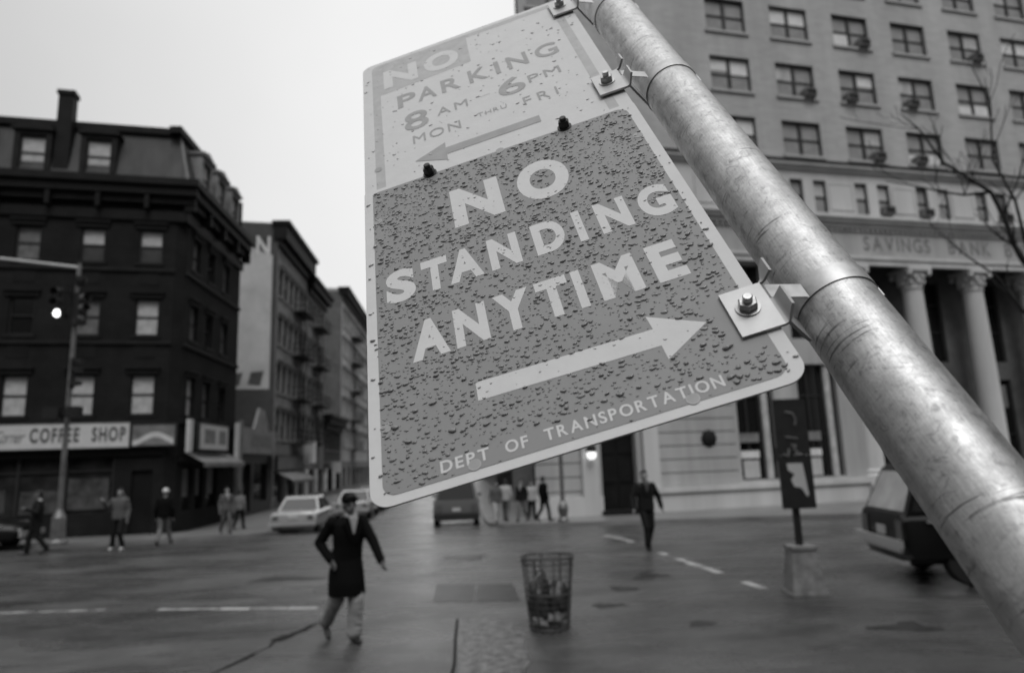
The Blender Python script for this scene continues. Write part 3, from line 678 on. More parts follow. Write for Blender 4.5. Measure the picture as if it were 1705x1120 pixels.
# windows of the office floors
variants = [('double', None, 'glass'), ('double', (('blind', .5, 1), ('blind', .5, 1)), 'glass'), ('double', (None, ('curtain', .5, 1)), 'glass'), ('double', (('curtain', .5, 1), None), 'glass'),
            ('double', (('blind', .62, 1), ('blind', .45, 1)), 'glass'), ('double', (('blind', .1, .45), None), 'glass'), ('double', (None, ('blind', .6, .95)), 'glass'), ('double', (('blind', .05, .35), ('blind', .1, .4)), 'glass')]
vsel = {(2.45, 24.5): 0, (6.43, 24.5): 1, (10.47, 24.5): 5, (14.47, 24.5): 0, (18.55, 24.5): 2, (2.45, 21.02): 4, (6.43, 21.02): 3, (10.47, 21.02): 6, (14.47, 21.02): 3, (18.55, 21.02): 7,
        (2.45, 17.6): 1, (6.43, 17.6): 0, (10.47, 17.6): 2, (14.47, 17.6): 7, (18.55, 17.6): 0, (22.5, 24.5): 1, (10.47, 27.9): 1}
rnd = random.Random(11)
for c in wc:
    for z in wrows:
        if z > 28 and c > 24: continue
        window(bk, O, 0, c, z, 2.4, 1.98, variants[vsel.get((c, z), rnd.choice([0, 2, 3, 6]))], 'limestone', None, .05, dep=.2)
for c in pair:
    for q in (-.72, .72): window(bk, O, 0, c+q, 14.45, .8, 1.8, ('sash', (rnd.choice([None, ('curtain', .5, 1)]),), 'glass'), None, None, dep=.18)
for a, b_, z0, z1 in [h for h in sideh]: window(bk, oB, angB, 13.8-(a+b_)/2, z0, 2.4, 1.98, variants[0], 'limestone', None, .05, dep=.2)
ib = MB(); ib.box(UL+.5, UR-.5, RD+.6, RD+.65, -1, TOP-.6); ib.build('dark_backing', M['black'], bk)  # black sheet added so the bank's windows stay dark inside
# mouldings
ml = MB()
def mould(y, z0, z1, u0=UL, u1=UR):
    ml.box(u0-(y if u0 == UL else 0), u1, -y, -.003, z0, z1)
dB = Vector((cos(SDB), sin(SDB), 0))
mould(.16, 16.78, 16.95); mould(.32, 16.953, 17.12); mould(.14, 14.12, 14.3); mould(.5, 13.8, 13.98); mould(.62, 13.983, 14.117); mould(.34, 13.58, 13.797); mould(.22, 11.55, 11.85); mould(.3, 11.853, 12.03)
ml.build('cornice_moulding', M['lightstone'], bk)
dk = MB(); dk.box(UL-.3, UR, -.4, -.33, 17.125, 17.22); dk.build('ledge_flashing', M['cornice_dark'], bk)
dn = MB(); dn.box(UL, 26.2, -.19, -.165, 13.36, 13.5)
for i in range(110):
    u = UL + .2+i*.32
    if u < 26: dn.box(u, u+.17, -.28, -.165, 13.38, 13.57)
dn.build('dentil_course', M['rustic'], bk)
fz = MB(); fz.box(UL, UR, -.16, -.003, 12.033, 13.36); fz.build('frieze', M['rustic'], bk)
fz = MB(); F_ = lambda u, z: Vector((u, -.168, z))
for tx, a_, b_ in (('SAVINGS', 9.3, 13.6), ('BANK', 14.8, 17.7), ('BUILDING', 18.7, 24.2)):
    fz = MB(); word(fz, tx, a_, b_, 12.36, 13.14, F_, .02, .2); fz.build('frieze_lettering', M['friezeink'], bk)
# relief panels between the paired windows
for c in [a+2.0 for a in pair] + [.45]:
    rp = MB()
    for (a, b_, z0, z1) in ((-.75, .75, 14.6, 14.68), (-.75, .75, 16.05, 16.13), (-.75, -.67, 14.68, 16.05), (.67, .75, 14.68, 16.05)): rp.box(c+a, c+b_, -.05, -.003, z0, z1)
    rp.box(c-.66, c+.66, -.03, -.003, 14.69, 16.04); rp.build('relief_panel', M['lightstone'], bk)
# rustication grooves cut as raised courses
ru = MB(); z = .62
while z < 11.2:
    for (a, b_) in [(UL-.05, -6.5), (-4.1, .7)] if z < 3.7 else [(UL-.05, .7)]: ru.box(a, b_, -.05, -.003, z, z+.56)
    z += .62
ru.build('rusticated_courses', M['rustic'], bk)
bs = MB(); bs.box(UL-.15, -6.3, -.3, -.003, -1.2, .35); bs.box(-4.3, 8.0, -.3, -.003, -1.2, .35); bs.box(-4.3, 8.0, -.42, -.003, .353, .6); bs.build('base_course', M['lightstone'], bk)
pl_ = MB(); pl_.box(-7.2, -6.45, -.3, -.06, .353, 11.4); pl_.box(-4.2, -3.45, -.3, -.06, .603, 11.4)
pl_.build('pilaster', M['lightstone'], bk)
dr = MB(); dr.box(-6.18, -4.47, .4, .5, -.6, 3.48); door = dr.build('door', M['shopdark'], bk)
x = MB()
for a in (-6.05, -5.25): 
    for z0, z1 in ((-.3, .7), (.9, 2.0), (2.2, 3.2)): x.box(a, a+.65, .36, .397, z0, z1)
x.build('door_panel', M['cornice_dark'], door)
st = MB(); st.box(-6.4, -4.25, -.9, .4, -1.2, -.45); st.box(-6.4, -4.25, -.5, .4, -.447, -.3); st.build('doorstep', M['brown_trim'], bk)
em = MB(); m_ = Matrix.Translation((-.75, -.06, 2.75)) @ Matrix.Rotation(pi/2, 4, 'X'); em.lathe([(.36, 0), (.42, .03), (.3, .07), (.2, .1), (.05, .12)], 8, m=m_); em.build('wall_emblem', M['brown_trim'], bk, True)
# columns
def column(u):
    c = empty('column', (u, .35, 0), 0, bk)
    h0, h1 = 1.0, 10.35; pr = []
    for i in range(13):
        t = i/12; pr.append((.60-.10*t*t, h0+(h1-h0)*t))
    sh__ = MB(); sh__.lathe(pr, 28); sh__.build('shaft', M['lightstone'], c, 40)
    bs_ = MB(); bs_.box(-.85, .85, -.85, .85, -1.2, .35); bs_.box(-.78, .78, -.78, .78, .353, .55); bs_.lathe([(.74, .55), (.8, .64), (.74, .74), (.66, .8), (.72, .88), (.66, .97), (.6, 1.0)], 28); bs_.build('pedestal', M['lightstone'], c, 40)
    cp = MB(); cp.lathe([(.5, 10.35), (.56, 10.4), (.56, 10.46), (.5, 10.5), (.5, 10.7), (.6, 11.1), (.68, 11.3)], 20); cp.box(-.74, .74, -.74, .74, 11.32, 11.53)
    for k in range(8):
        a = 2*pi*k/8
        for zz, rr in ((10.75, .56), (11.02, .62)): cp.ball((rr*cos(a+(zz > 11)*.39), rr*sin(a+(zz > 11)*.39), zz), (.13, .13, .16), 6, 4)
    for sx in (-1, 1):
        for sy in (-1, 1): cp.ball((.62*sx, .62*sy, 11.18), (.16, .16, .16), 8, 5)
    cp.build('capital', M['lightstone'], c, 40)
for u in (8.5, 12.5, 16.55, 20.6, 24.6, 28.6): column(u)
# wall lantern
ln = empty('wall_lantern', BKO, RZ); tag(ln, 'lit wall lantern with black hood left of the bank door', 'lamp')
x = MB(); x.lathe([(.24, 2.3), (.22, 2.55), (.1, 2.75), (.03, 2.8)], 10, (-6.85, -.55)); x.box(-6.89, -6.81, -.45, -.3, 2.5, 2.58); x.build('hood', M['black'], ln)
x = MB(); x.lathe([(.12, 1.98), (.2, 2.1), (.21, 2.29)], 10, (-6.85, -.55)); x.build('lamp_glass', M['lampglow'], ln, True)

# buildings added out of view behind the camera to darken the post's reflections
for lab, x0, x1, y0, y1, hh in (('unseen brick block added across the avenue, behind the viewer', -60, -9, -34, -18, 19), ('unseen taller dark block added to the right, behind the viewer', 5, 60, -30, -14, 26), ('unseen dark building added down the avenue on the right', 24, 44, -8, 12, 24)):
    e = empty('unseen_block', (x0, y0, 0)); tag(e, lab, 'building')
    hs = [(2+i*3.2, 3.5+i*3.2, z, z+1.9) for i in range(int((x1-x0)/3.2)-1) for z in (4, 7.5, 11, 14.5)]
    wl = MB(); wall_holes(wl, Vector((x1-x0, y1-y0, 0)), pi, 0, x1-x0, 0, hh, hs, .25); W_, D_ = x1-x0, y1-y0
    wl.quad((0, 0, 0), (0, 0, hh), (0, D_, hh), (0, D_, 0)); wl.quad((W_, 0, 0), (W_, D_, 0), (W_, D_, hh), (W_, 0, hh)); wl.quad((0, 0, 0), (W_, 0, 0), (W_, 0, hh), (0, 0, hh)); wl.quad((0, 0, hh), (W_, 0, hh), (W_, D_, hh), (0, D_, hh)); wl.build('wall', M['brownstone'], e)
    MB().quad((.5, D_-.25, 1), (W_-.5, D_-.25, 1), (W_-.5, D_-.25, hh-1), (.5, D_-.25, hh-1)).build('window_glass', M['glassdark'], e)

# window air conditioners
def ac(c, z, where, parent=None):
    wpos = BKO + Matrix.Rotation(RZ, 3, 'Z') @ Vector((c, -.35, z+.02)); e = empty('air_conditioner', wpos, RZ)
    tag(e, where, 'air conditioner', 'window air conditioners on the bank building')
    x = MB(); x.box(-.33, .33, 0, .6, 0, .42); x.build('case', M['acm'], e)
    x = MB()
    for i in range(7): x.box(-.3, .3, -.012, -.002, .05+i*.05, .075+i*.05)
    x.build('grille', M['iron'], e)
    for sx in (-.25, .25): MB().tube([(sx, .05, -.003), (sx, .38, -.2)], .015, 5).build('support_strut', M['iron'], e)
for c, z, s_ in [(11.1, 24.5, 'air conditioner in the third window of the top full row, right pane'), (19.1, 24.5, 'air conditioner in the fifth window of the top full row'),
                 (7.1, 21.02, 'air conditioner in the right half of the second window, second full row'), (9.8, 21.02, 'air conditioner in the left half of the third window, second full row'), (13.9, 21.02, 'dark air conditioner in the left half of the fourth window, second full row'),
                 (11.1, 17.6, 'air conditioner in the third window just above the ledge'), (13.9, 17.6, 'air conditioner in the fourth window just above the ledge, behind twigs'),
                 (11.19, 14.45, 'air conditioner in a narrow paired window below the ledge, second visible pair'), (13.75, 14.45, 'air conditioner in the left narrow window of the third visible pair'), (19.27, 14.45, 'air conditioner in the narrow paired window behind the thick branch')]:
    ac(c, z, s_)

# ================================================================== FIGURES
def fused(mb, name, m, parent, vox=.012, sm=2):
    """one continuous surface from overlapping volumes"""
    me = bpy.data.meshes.new(name); me.from_pydata([tuple(q) for q in mb.v], [], mb.f); me.update(); o = bpy.data.objects.new(name, me); COL.objects.link(o)
    r_ = o.modifiers.new('r', 'REMESH'); r_.mode = 'VOXEL'; r_.voxel_size = vox; s_ = o.modifiers.new('s', 'SMOOTH'); s_.iterations = sm; s_.factor = .5
    dg = bpy.context.evaluated_depsgraph_get(); me2 = bpy.data.meshes.new_from_object(o.evaluated_get(dg)); me2.name = name
    bpy.data.objects.remove(o); me2.materials.clear(); me2.materials.append(m); me2.polygons.foreach_set('use_smooth', [True]*len(me2.polygons))
    return link(name, me2, parent)
def ell_loft(mb, secs, n=18):   # secs: (cx, cy, z, rx, ry)
    mb.ring_loft([[Vector((cx+rx*cos(2*pi*k/n), cy+ry*sin(2*pi*k/n), z)) for k in range(n)] for cx, cy, z, rx, ry in secs])
BASE = dict(hipL=(-.09, 0, .92), hipR=(.09, 0, .92), kneeL=(-.1, -.02, .5), kneeR=(.1, -.02, .5), ankL=(-.1, .02, .09), ankR=(.1, .02, .09),
            shL=(-.18, 0, 1.41), shR=(.18, 0, 1.41), elL=(-.25, .03, 1.13), elR=(.25, .03, 1.13), wrL=(-.25, -.05, .88), wrR=(.25, -.05, .88), head=(0, -.02, 1.62), lean=(0, 0))
def person(label, loc, rz, pose, top, bottom, skin='skin', hair='hair', shoes='shoe', scale=1, coat_hem=None, vox=.014, hat=None, collar=None, scarf=None, group=None, hood=False, bagm=None, face=False, shortcoat=.86, baggy=1.0):
    J = {k: Vector(v) if len(v) == 3 else v for k, v in {**BASE, **pose}.items()}
    lx, ly = J['lean']; e = empty('person', loc, rz); e.scale = (scale,)*3; tag(e, label, 'person', group)
    nb = Vector((lx, ly, 1.46)); hd = J['head']
    # body
    bm = MB(); bm.cap(Vector((0, 0, .95)), Vector((lx*.6, ly*.6, 1.2)), .12, .12); bm.cap(Vector((lx*.6, ly*.6, 1.2)), Vector((lx, ly, 1.36)), .12, .11)
    bm.cap(nb-Vector((0, 0, .05)), hd-Vector((0, 0, .06)), .055, .05); bm.ball(hd+Vector((0, .012, .03)), (.077, .095, .1), 16, 12); bm.ball(hd+Vector((0, -.03, -.045)), (.052, .058, .065), 12, 8)
    bm.cap(hd+Vector((0, -.088, .02)), hd+Vector((0, -.108, -.018)), .01, .015, 8)
    for sx in (-1, 1): bm.ball(hd+Vector((.079*sx, .01, 0)), (.013, .022, .032), 8, 6)
    for s_ in 'LR':
        sg = -1 if s_ == 'L' else 1
        bm.cap(J['sh'+s_], J['el'+s_], .052, .04); bm.cap(J['el'+s_], J['wr'+s_], .04, .028)
        bm.cap(J['hip'+s_], J['knee'+s_], .082, .052); bm.cap(J['knee'+s_], J['ank'+s_], .052, .038)
        dr_ = (J['wr'+s_]-J['el'+s_]).normalized(); palm = J['wr'+s_]+dr_*.05
        side_ = dr_.cross(Vector((1, 0, 0))); side_ = side_.normalized() if side_.length > .1 else Vector((0, 1, 0)); inn = dr_.cross(side_).normalized()*(-sg)
        bm.cap(J['wr'+s_], palm+dr_*.02, .026, .03)
        for k in range(4):
            o_ = palm + dr_*.035 + side_*(.027-.018*k); ln_ = (.06, .07, .066, .05)[k]; b1_ = o_+dr_*ln_*.55+inn*.006*(k+1)*.4; bm.cap(o_, b1_, .0095, .0085, 8); bm.cap(b1_, b1_+dr_*ln_*.4+inn*.02, .0085, .0065, 8)
        o_ = J['wr'+s_]+dr_*.03+side_*.03; bm.cap(o_, o_+dr_*.04+side_*.025+inn*.01, .012, .009, 8)
    fused(bm, 'body', M[skin], e, min(vox, .009), 2)
    # trousers
    tr = MB(); tr.ball((0, 0, .96), (.17, .125, .12), 14, 8)
    for s_ in 'LR':
        a = J['ank'+s_]; kn = J['knee'+s_]; sg2 = -1 if s_ == 'L' else 1; tr.cap(J['hip'+s_], kn, .102*(1+baggy)/2, .076*baggy); tr.cap(kn, a.lerp(kn, .06), .074*baggy, .066*baggy); tr.cap(a.lerp(kn, .25), a.lerp(kn, .08), .07*baggy, .074*baggy)
        if baggy > 1:
            for q in (.18, .34, .62, .8): tr.ball(a.lerp(kn, q)+Vector((.01*sg2, -.015, 0)), (.088, .085, .022), 12, 6)
    fused(tr, 'trousers', M[bottom], e, vox, 2)
    for s_ in 'LR':
        sh_ = MB(); a = J['ank'+s_]; dn = J.get('toe'+s_, Vector((0, -1, -.0))); f = (dn if isinstance(dn, Vector) else Vector(dn)).normalized()
        sh_.cap(a+Vector((0, 0, -.045))-f*.04, a+f*.1+Vector((0, 0, -.05)), .042, .04); sh_.cap(a+f*.1+Vector((0, 0, -.05)), a+f*.17+Vector((0, 0, -.055)), .04, .032); sh_.cap(a, a+Vector((0, 0, -.04)), .042, .045)
        fused(sh_, 'shoe', M[shoes], e, .012, 1)
    # jacket / coat
    ct = MB(); hem = coat_hem if coat_hem else shortcoat; secs = []
    if coat_hem: secs += [(.01, .0, hem, .225, .225), (.0, -.005, hem+.15, .22, .215), (0, 0, .8, .215, .195)]
    else: secs += [(0, 0, hem, .185, .145)]
    secs += [(0, 0, .97, .195, .15), (lx*.5, ly*.5, 1.12, .185, .145), (lx*.9, ly*.9, 1.27, .205, .15), (lx, ly, 1.38, .2, .135), (lx, ly, 1.44, .15, .105), (lx, ly, 1.49, .085, .08)]
    ell_loft(ct, secs)
    for s_ in 'LR':
        sh2 = J['sh'+s_]; ct.ball(sh2+Vector((0, 0, -.01)), (.085, .085, .075), 12, 8); ct.cap(sh2, J['el'+s_], .078, .064); ct.cap(J['el'+s_], J['wr'+s_], .064, .052)
    if hood: ct.ball((lx, ly+.1, 1.49), (.13, .1, .1), 12, 8)
    fused(ct, 'coat' if coat_hem else 'jacket', M[top], e, vox, 3)
    if collar:
        c_ = MB(); c_.cap((lx-.1, ly+.03, 1.47), (lx+.1, ly+.03, 1.47), .055, .055); fused(c_, 'collar', M[collar], e, .012, 1)
    if scarf:
        c_ = MB(); y_ = ly-.142
        c_.prism([(lx-.06, 1.475), (lx+.06, 1.475), (lx+.012, 1.27), (lx-.005, 1.27)], y_-.012, y_+.05); c_.cap((lx-.055, ly-.05, 1.49), (lx+.055, ly-.05, 1.49), .035, .035); fused(c_, 'scarf', M[scarf], e, .008, 2)
        lp = MB()
        for sx in (-1, 1): lp.prism([(lx+sx*.07, 1.49), (lx+sx*.13, 1.4), (lx+sx*.1, 1.33), (lx+sx*.015, 1.14)][::sx], y_-.026, y_+.03)
        fused(lp, 'lapel', M[top], e, .008, 2)
    if hair:
        h_ = MB(); h_.ball(hd+Vector((0, .032, .055)), (.086, .092, .088), 16, 10); h_.ball(hd+Vector((0, -.045, .108)), (.062, .045, .03), 12, 8); h_.ball(hd+Vector((0, .06, -.0)), (.07, .055, .085), 12, 8); fused(h_, 'hair', M[hair], e, .009, 1)
    if hat:
        h_ = MB(); h_.ball(hd+Vector((0, .01, .075)), (.095, .11, .085), 16, 10); h_.cap(hd+Vector((-.08, -.08, .07)), hd+Vector((.08, -.08, .07)), .02, .02); fused(h_, 'hat', M[hat], e, .01, 1)
    if face:
        for sx in (-1, 1):
            MB().ball(hd+Vector((.03*sx, -.083, .018)), (.014, .008, .007), 8, 6).build('eye', M['black'], e, True)
            MB().cap(hd+Vector((.016*sx, -.092, .04)), hd+Vector((.047*sx, -.082, .042)), .005, .004, 6).build('eyebrow', M['hair'], e, True)
        MB().cap(hd+Vector((-.022, -.086, -.052)), hd+Vector((.022, -.086, -.052)), .006, .006, 6).build('mouth', M['skind'], e, True)
    if bagm:
        b_ = MB(); b_.box(.22, .36, -.1, .2, .62, .88); x = b_.build('shoulder_bag', M[bagm], e)
    return e
# main walking figure
person('man in a long black coat and pale scarf striding across the wet crossing', (-2.1, 8.6, 0), R(34),
       dict(lean=(.02, -.04), head=(-.0, -.09, 1.61), shL=(-.185, .01, 1.41), shR=(.185, -.02, 1.41), elL=(-.30, .12, 1.17), wrL=(-.22, -.06, .98), elR=(.27, -.18, 1.17), wrR=(.30, -.36, .95),
            hipL=(-.09, 0, .9), kneeL=(-.1, .06, .5), ankL=(-.13, .36, .2), toeL=(0, -.7, -.6), hipR=(.08, 0, .9), kneeR=(.08, -.12, .5), ankR=(.08, -.06, .09), toeR=(.05, -1, 0)),
       'coatblack', 'trouser', skin='skind', shoes='shoe', coat_hem=.55, vox=.011, scarf='clothlight', face=True, scale=.985, baggy=1.3, hat='coatblack')
person('man in a dark open jacket walking in the street in front of the bank door', (2.85, 15.7, 0), R(8),
       dict(lean=(0, -.02), elL=(-.31, .0, 1.15), wrL=(-.33, -.12, .93), elR=(.32, .06, 1.17), wrR=(.37, .02, .93), kneeL=(-.06, -.14, .5), ankL=(-.04, -.1, .09), kneeR=(.1, 0, .5), ankR=(.06, .2, .12)),
       'clothdark', 'clothdark', skin='skin', hair='hair', coat_hem=None, scarf='clothgrey', scale=.985)
wk = dict(kneeL=(-.08, -.16, .5), ankL=(-.1, -.2, .09), kneeR=(.09, .04, .5), ankR=(.1, .28, .15), toeR=(0, -.8, -.4))
wk2 = dict(kneeR=(.09, -.16, .5), ankR=(.1, -.22, .09), kneeL=(-.09, .04, .5), ankL=(-.1, .26, .14), toeL=(0, -.8, -.4))
def onground(x, y, k=0): return (x, y, gz(y)+k)
person('person in a dark jacket with a pale collar near the left edge', onground(-13.85, 20.2), R(-60), {**wk, 'wrR': (.3, -.25, 1.25), 'elR': (.3, .0, 1.15)}, 'clothdark', 'clothdark', skin='skind', collar='clothlight', scale=1.02, shoes='shoe')
person('person in dark clothes and white trainers beside the signal pole', onground(-11.95, 21.0), R(10), {**wk2, 'elL': (-.34, 0, 1.2), 'wrL': (-.38, -.16, 1.38), 'ankL': (-.16, .05, .09), 'toeL': (0, -1, 0), 'kneeL': (-.12, 0, .5), 'ankR': (.16, -.05, .09)}, 'clothgrey', 'clothdark', shoes='shoewhite', scale=1.02, hood=True)
person('person in a white cap and black jacket by the corner shop door', onground(-11.25, 22.3), R(190), {**wk, 'ankL': (-.14, -.3, .12)}, 'coatblack', 'denim', hat='shoewhite', hair=None, scale=1.0)
person('person with a pale shirt front passing the side of the corner building', onground(-10.95, 26.3, .13), R(40), wk2, 'clothgrey', 'clothgrey', scarf='clothlight', scale=.97)
person('person in a light jacket and dark trousers by the low store', onground(-12.0, 30.2, .13), R(170), wk, 'denim', 'clothdark', scale=.95)
for i, (x, y, rz, tp, bt, sc_, lab) in enumerate([(-.25, 27.2, 20, 'clothgrey', 'clothlight', None, 'person in a grey coat and pale trousers at the bank corner, leftmost of the crowd'), (.1, 28.4, 170, 'clothlight', 'clothgrey', None, 'person in a white top at the bank corner behind the kerb'),
        (.75, 27.6, -30, 'clothdark', 'denim', 'clothlight', 'person in a dark coat with a pale scarf in the bank corner crowd'), (1.15, 28.6, 10, 'clothlight', 'clothdark', None, 'person in a pale jacket and dark trousers in the bank corner crowd'), (1.6, 27.3, 120, 'coatblack', 'clothdark', None, 'person in black, rightmost of the crowd at the bank corner')]):
    person(lab, onground(x-.6, y, .13), R(rz), [wk, wk2][i % 2], tp, bt, scale=[.9, .95, .92, .9, .97][i], scarf=sc_, vox=.018)

# ================================================================== CARS
def wheel(parent, x, y, r=.33):
    m_ = Matrix.Translation((x, y, r)) @ Matrix.Rotation(pi/2, 4, 'Y'); sg = 1 if x > 0 else -1
    h = MB(); h.lathe([(.2, -.1), (r-.03, -.1), (r, -.06), (r, .06), (r-.03, .1), (.2, .1)], 24, m=m_); wh = empty('wheel', parent=parent); h.build('tyre', M['tyre'], wh, 40)
    q = MB(); q.lathe([(.2, -.09), (.2, .09*1), (.12, .095), (.04, .1), (.01, .1)] if sg > 0 else [(.01, -.1), (.04, -.1), (.12, -.095), (.2, -.09), (.2, .09)], 20, m=m_); q.build('rim', M['chrome'], wh, 40)
def car(label, loc, rz, paint, L_=4.7, W=1.8, H=1.4, kind='sedan', name='parked_car', facing_rear=True, trimc='chrome', group=None):
    """nose towards +y; rear towards -y"""
    e = empty(name, loc, rz); tag(e, label, 'car', group); hw = W/2; belt = .95 if kind == 'sedan' else 1.12 if kind != 'suv' else 1.05; zb = .3
    def sec(y, w_, z0, z1, rr=.1):
        pts = [(-w_+rr, z0), (w_-rr, z0), (w_, z0+rr), (w_+.01, (z0+z1)/2), (w_-.02, z1-rr), (w_-rr-.03, z1), (-w_+rr+.03, z1), (-w_+.02, z1-rr), (-w_-.01, (z0+z1)/2), (-w_, z0+rr)]
        return [Vector((x, y, z)) for x, z in pts]
    h2 = L_/2
    st = [(-h2, hw*.9, .45, belt-.12), (-h2+.08, hw*.97, zb, belt-.04), (-h2+.8, hw, zb, belt), (0, hw, zb-.03, belt+.01), (h2-1.5, hw, zb, belt-.0), (h2-.2, hw*.97, zb, belt-.14), (h2, hw*.88, .42, belt-.22)]
    if kind != 'sedan': st[0] = (-h2, hw*.94, .45, belt-.02); st[1] = (-h2+.08, hw*.98, zb, belt); 
    bd = MB(); bd.ring_loft([sec(*s_) for s_ in st]); bd.build('body', M[paint], e, 35)
    if kind == 'sedan': g0, g1, g2, g3 = -h2+.95, -h2+1.5, h2-1.95, h2-1.25
    else: g0, g1, g2, g3 = -h2+.06, -h2+.38 if kind == 'suv' else -h2+.15, h2-1.75, h2-1.15
    zt = H; bw_ = hw-.09; tw = hw-.26
    gh = MB(); z0 = belt-.03
    base = [Vector((-bw_, g0, z0)), Vector((bw_, g0, z0)), Vector((bw_, g3, z0)), Vector((-bw_, g3, z0))]; tp = [Vector((-tw, g1, zt)), Vector((tw, g1, zt)), Vector((tw, g2, zt)), Vector((-tw, g2, zt))]
    midr = [b_.lerp(t_, .93) for b_, t_ in zip(base, tp)]; tp2 = [Vector((q.x*.93, q.y+(.08 if i < 2 else -.08), zt+.03)) for i, q in enumerate(tp)]
    gh.ring_loft([base, midr, tp2]); gh.build('cabin', M[paint], e, 20)
    def pane(nm, a, b_, c, d, ins=.08, lift=.012, gm='carglass'):
        n_ = (b_-a).cross(d-a).normalized(); cen = (a+b_+c+d)/4; q = []
        for v in (a, b_, c, d): q.append(v + (cen-v)*ins*1.2 + n_*lift)
        if (n_.dot(cen-Vector((0, (g0+g3)/2, (z0+zt)/2)))) < 0: q = [v - n_*lift*2 for v in q]
        MB().quad(*q).build(nm, M[gm], e)
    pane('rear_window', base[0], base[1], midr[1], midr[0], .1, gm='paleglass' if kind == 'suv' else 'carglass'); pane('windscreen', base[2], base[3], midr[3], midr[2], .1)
    for a, b_, ta, tb in ((base[1], base[2], midr[1], midr[2]), (base[3], base[0], midr[3], midr[0])):
        n = 2 if kind == 'sedan' else 3
        for i in range(n):
            pane('side_window', a.lerp(b_, i/n), a.lerp(b_, (i+1)/n), ta.lerp(tb, (i+1)/n), ta.lerp(tb, i/n), .12)
    for sy, nm in ((-1, 'rear_bumper'), (1, 'front_bumper')):
        y_ = sy*(h2+.05); b_ = MB(); b_.box(-hw*.97, hw*.97, min(y_, y_+.09*sy), max(y_, y_+.09*sy), .42 if kind != 'suv' else .54, .58 if kind != 'suv' else .66); b_.box(-hw*.8, hw*.8, min(y_-.1*sy, y_), max(y_-.1*sy, y_), .46, .54); b_.build(nm, M[trimc], e)
        if kind == 'suv': MB().box(-hw*.9, hw*.9, min(y_-.08*sy, y_), max(y_-.08*sy, y_), .3, .36).build('lower_trim', M[trimc], e)
    for sx in (-1, 1):
        x0 = sx*hw*.62; x1 = sx*hw*.86
        MB().box(min(x0, x1), max(x0, x1), -h2-.02, -h2+.05, .64, .64+(.14 if kind == 'sedan' else .3)).build('tail_lamp', M['redlens'], e)
        MB().box(min(x0, x1), max(x0, x1), h2-.05, h2+.02, .56, .68).build('headlight', M['poster'], e)
        MB().box(min(sx*hw, sx*(hw+.16)), max(sx*hw, sx*(hw+.16)), g3-.25, g3-.15, belt+.0, belt+.12).build('wing_mirror', M[trimc], e)
        for y_ in (-h2+.85, h2-.85): wheel(e, sx*(hw-.12), y_)
        MB().box(min(sx*(hw+.005), sx*(hw+.02)), max(sx*(hw+.005), sx*(hw+.02)), -h2+.3, h2-.4, belt-.14, belt-.1).build('side_trim', M[trimc], e)
    MB().box(-.17, .17, -h2-.03, -h2-.005, .68, .82).build('licence_plate', M['plate'], e)
    return e
def onst(v, k=0): return (v[0], v[1], gz(v[1])+k)
az2 = -A2
car('pale sedan parked at the left kerb, nearest of the side street row', onst((-8.95, 29.6)), az2, 'carlight', W=1.82, H=1.42, group='cars parked along the left kerb')
car('pale sedan behind the first one at the left kerb', onst((-8.6, 37.6)), az2, 'carlight', W=1.85, H=1.4, group='cars parked along the left kerb')
car('dark sedan third along the left kerb', onst((-9.1, 44)), az2, 'cardark', group='cars parked along the left kerb')
car('grey sedan fourth along the left kerb, half hidden by the street sign', onst((-9.6, 50)), az2, 'cargrey', group='cars parked along the left kerb')
car('pale hatchback fifth along the left kerb', onst((-10.1, 56)), az2, 'carlight', group='cars parked along the left kerb')
car('dark hatchback sixth along the left kerb', onst((-10.6, 62)), az2, 'cardark', group='cars parked along the left kerb')
car('dark sedan seventh along the left kerb, just under the sign corner', onst((-11.1, 68)), az2, 'cardark', group='cars parked along the left kerb')
car('boxy grey van standing in the side street, seen from behind', onst((-2.75, 31.4)), az2, 'cargrey', L_=4.8, W=1.95, H=1.95, kind='van', trimc='black', name='parked_van')
car('dark car at the extreme left edge in front of the coffee shop', onst((-18.4, 22.6)), R(-76+0), 'blackgloss', W=1.85, H=1.42)
fr_ = Vector((5.85, 11.52, 0)); hdv = Vector((sin(R(97)), cos(R(97)), 0)); cpos = fr_ + hdv*2.35
car('black boxy utility wagon with big rear window and chrome bumper, partly behind the post', (cpos.x, cpos.y, 0), R(-97), 'blackgloss', L_=4.6, W=1.84, H=1.74, kind='suv', name='utility_wagon')

# ================================================================== LITTER BASKET
tc_ = empty('litter_basket', (.34, 8.95, 0)); tag(tc_, 'round wire mesh litter basket standing in the wet street', 'litter bin')
x = MB(); rb, rt_, hh = .245, .325, .85; n = 30
rad = lambda z: rb+(rt_-rb)*z/hh
for k in range(n):
    a = 2*pi*k/n; x.tube([(rb*cos(a), rb*sin(a), .03), (rt_*cos(a), rt_*sin(a), hh)], .0032, 4, False)
for i in range(1, 12):
    z = hh*i/12; r_ = rad(z); x.tube([(r_*cos(2*pi*k/24), r_*sin(2*pi*k/24), z) for k in range(25)], .003, 4, False)
x.build('wire_mesh', M['wire'], tc_)
x = MB()
for k in range(8): a = 2*pi*k/8+.2; x.tube([(rb*cos(a), rb*sin(a), .0), (rt_*cos(a), rt_*sin(a), hh)], .011, 6)
x.build('upright_rib', M['wire'], tc_)
for z, r_ in ((.02, rb), (hh*.5, rad(hh*.5)), (hh-.06, rad(hh-.06)), (hh, rt_)):
    x = MB(); x.tube([(r_*cos(2*pi*k/32), r_*sin(2*pi*k/32), z) for k in range(33)], .011 if z != hh else .016, 6, False); x.build('hoop', M['wire'], tc_)
x = MB(); x.lathe([(.01, .015), (rb, .015), (rb, .03), (.01, .03)], 24); x.build('floor', M['wire'], tc_)
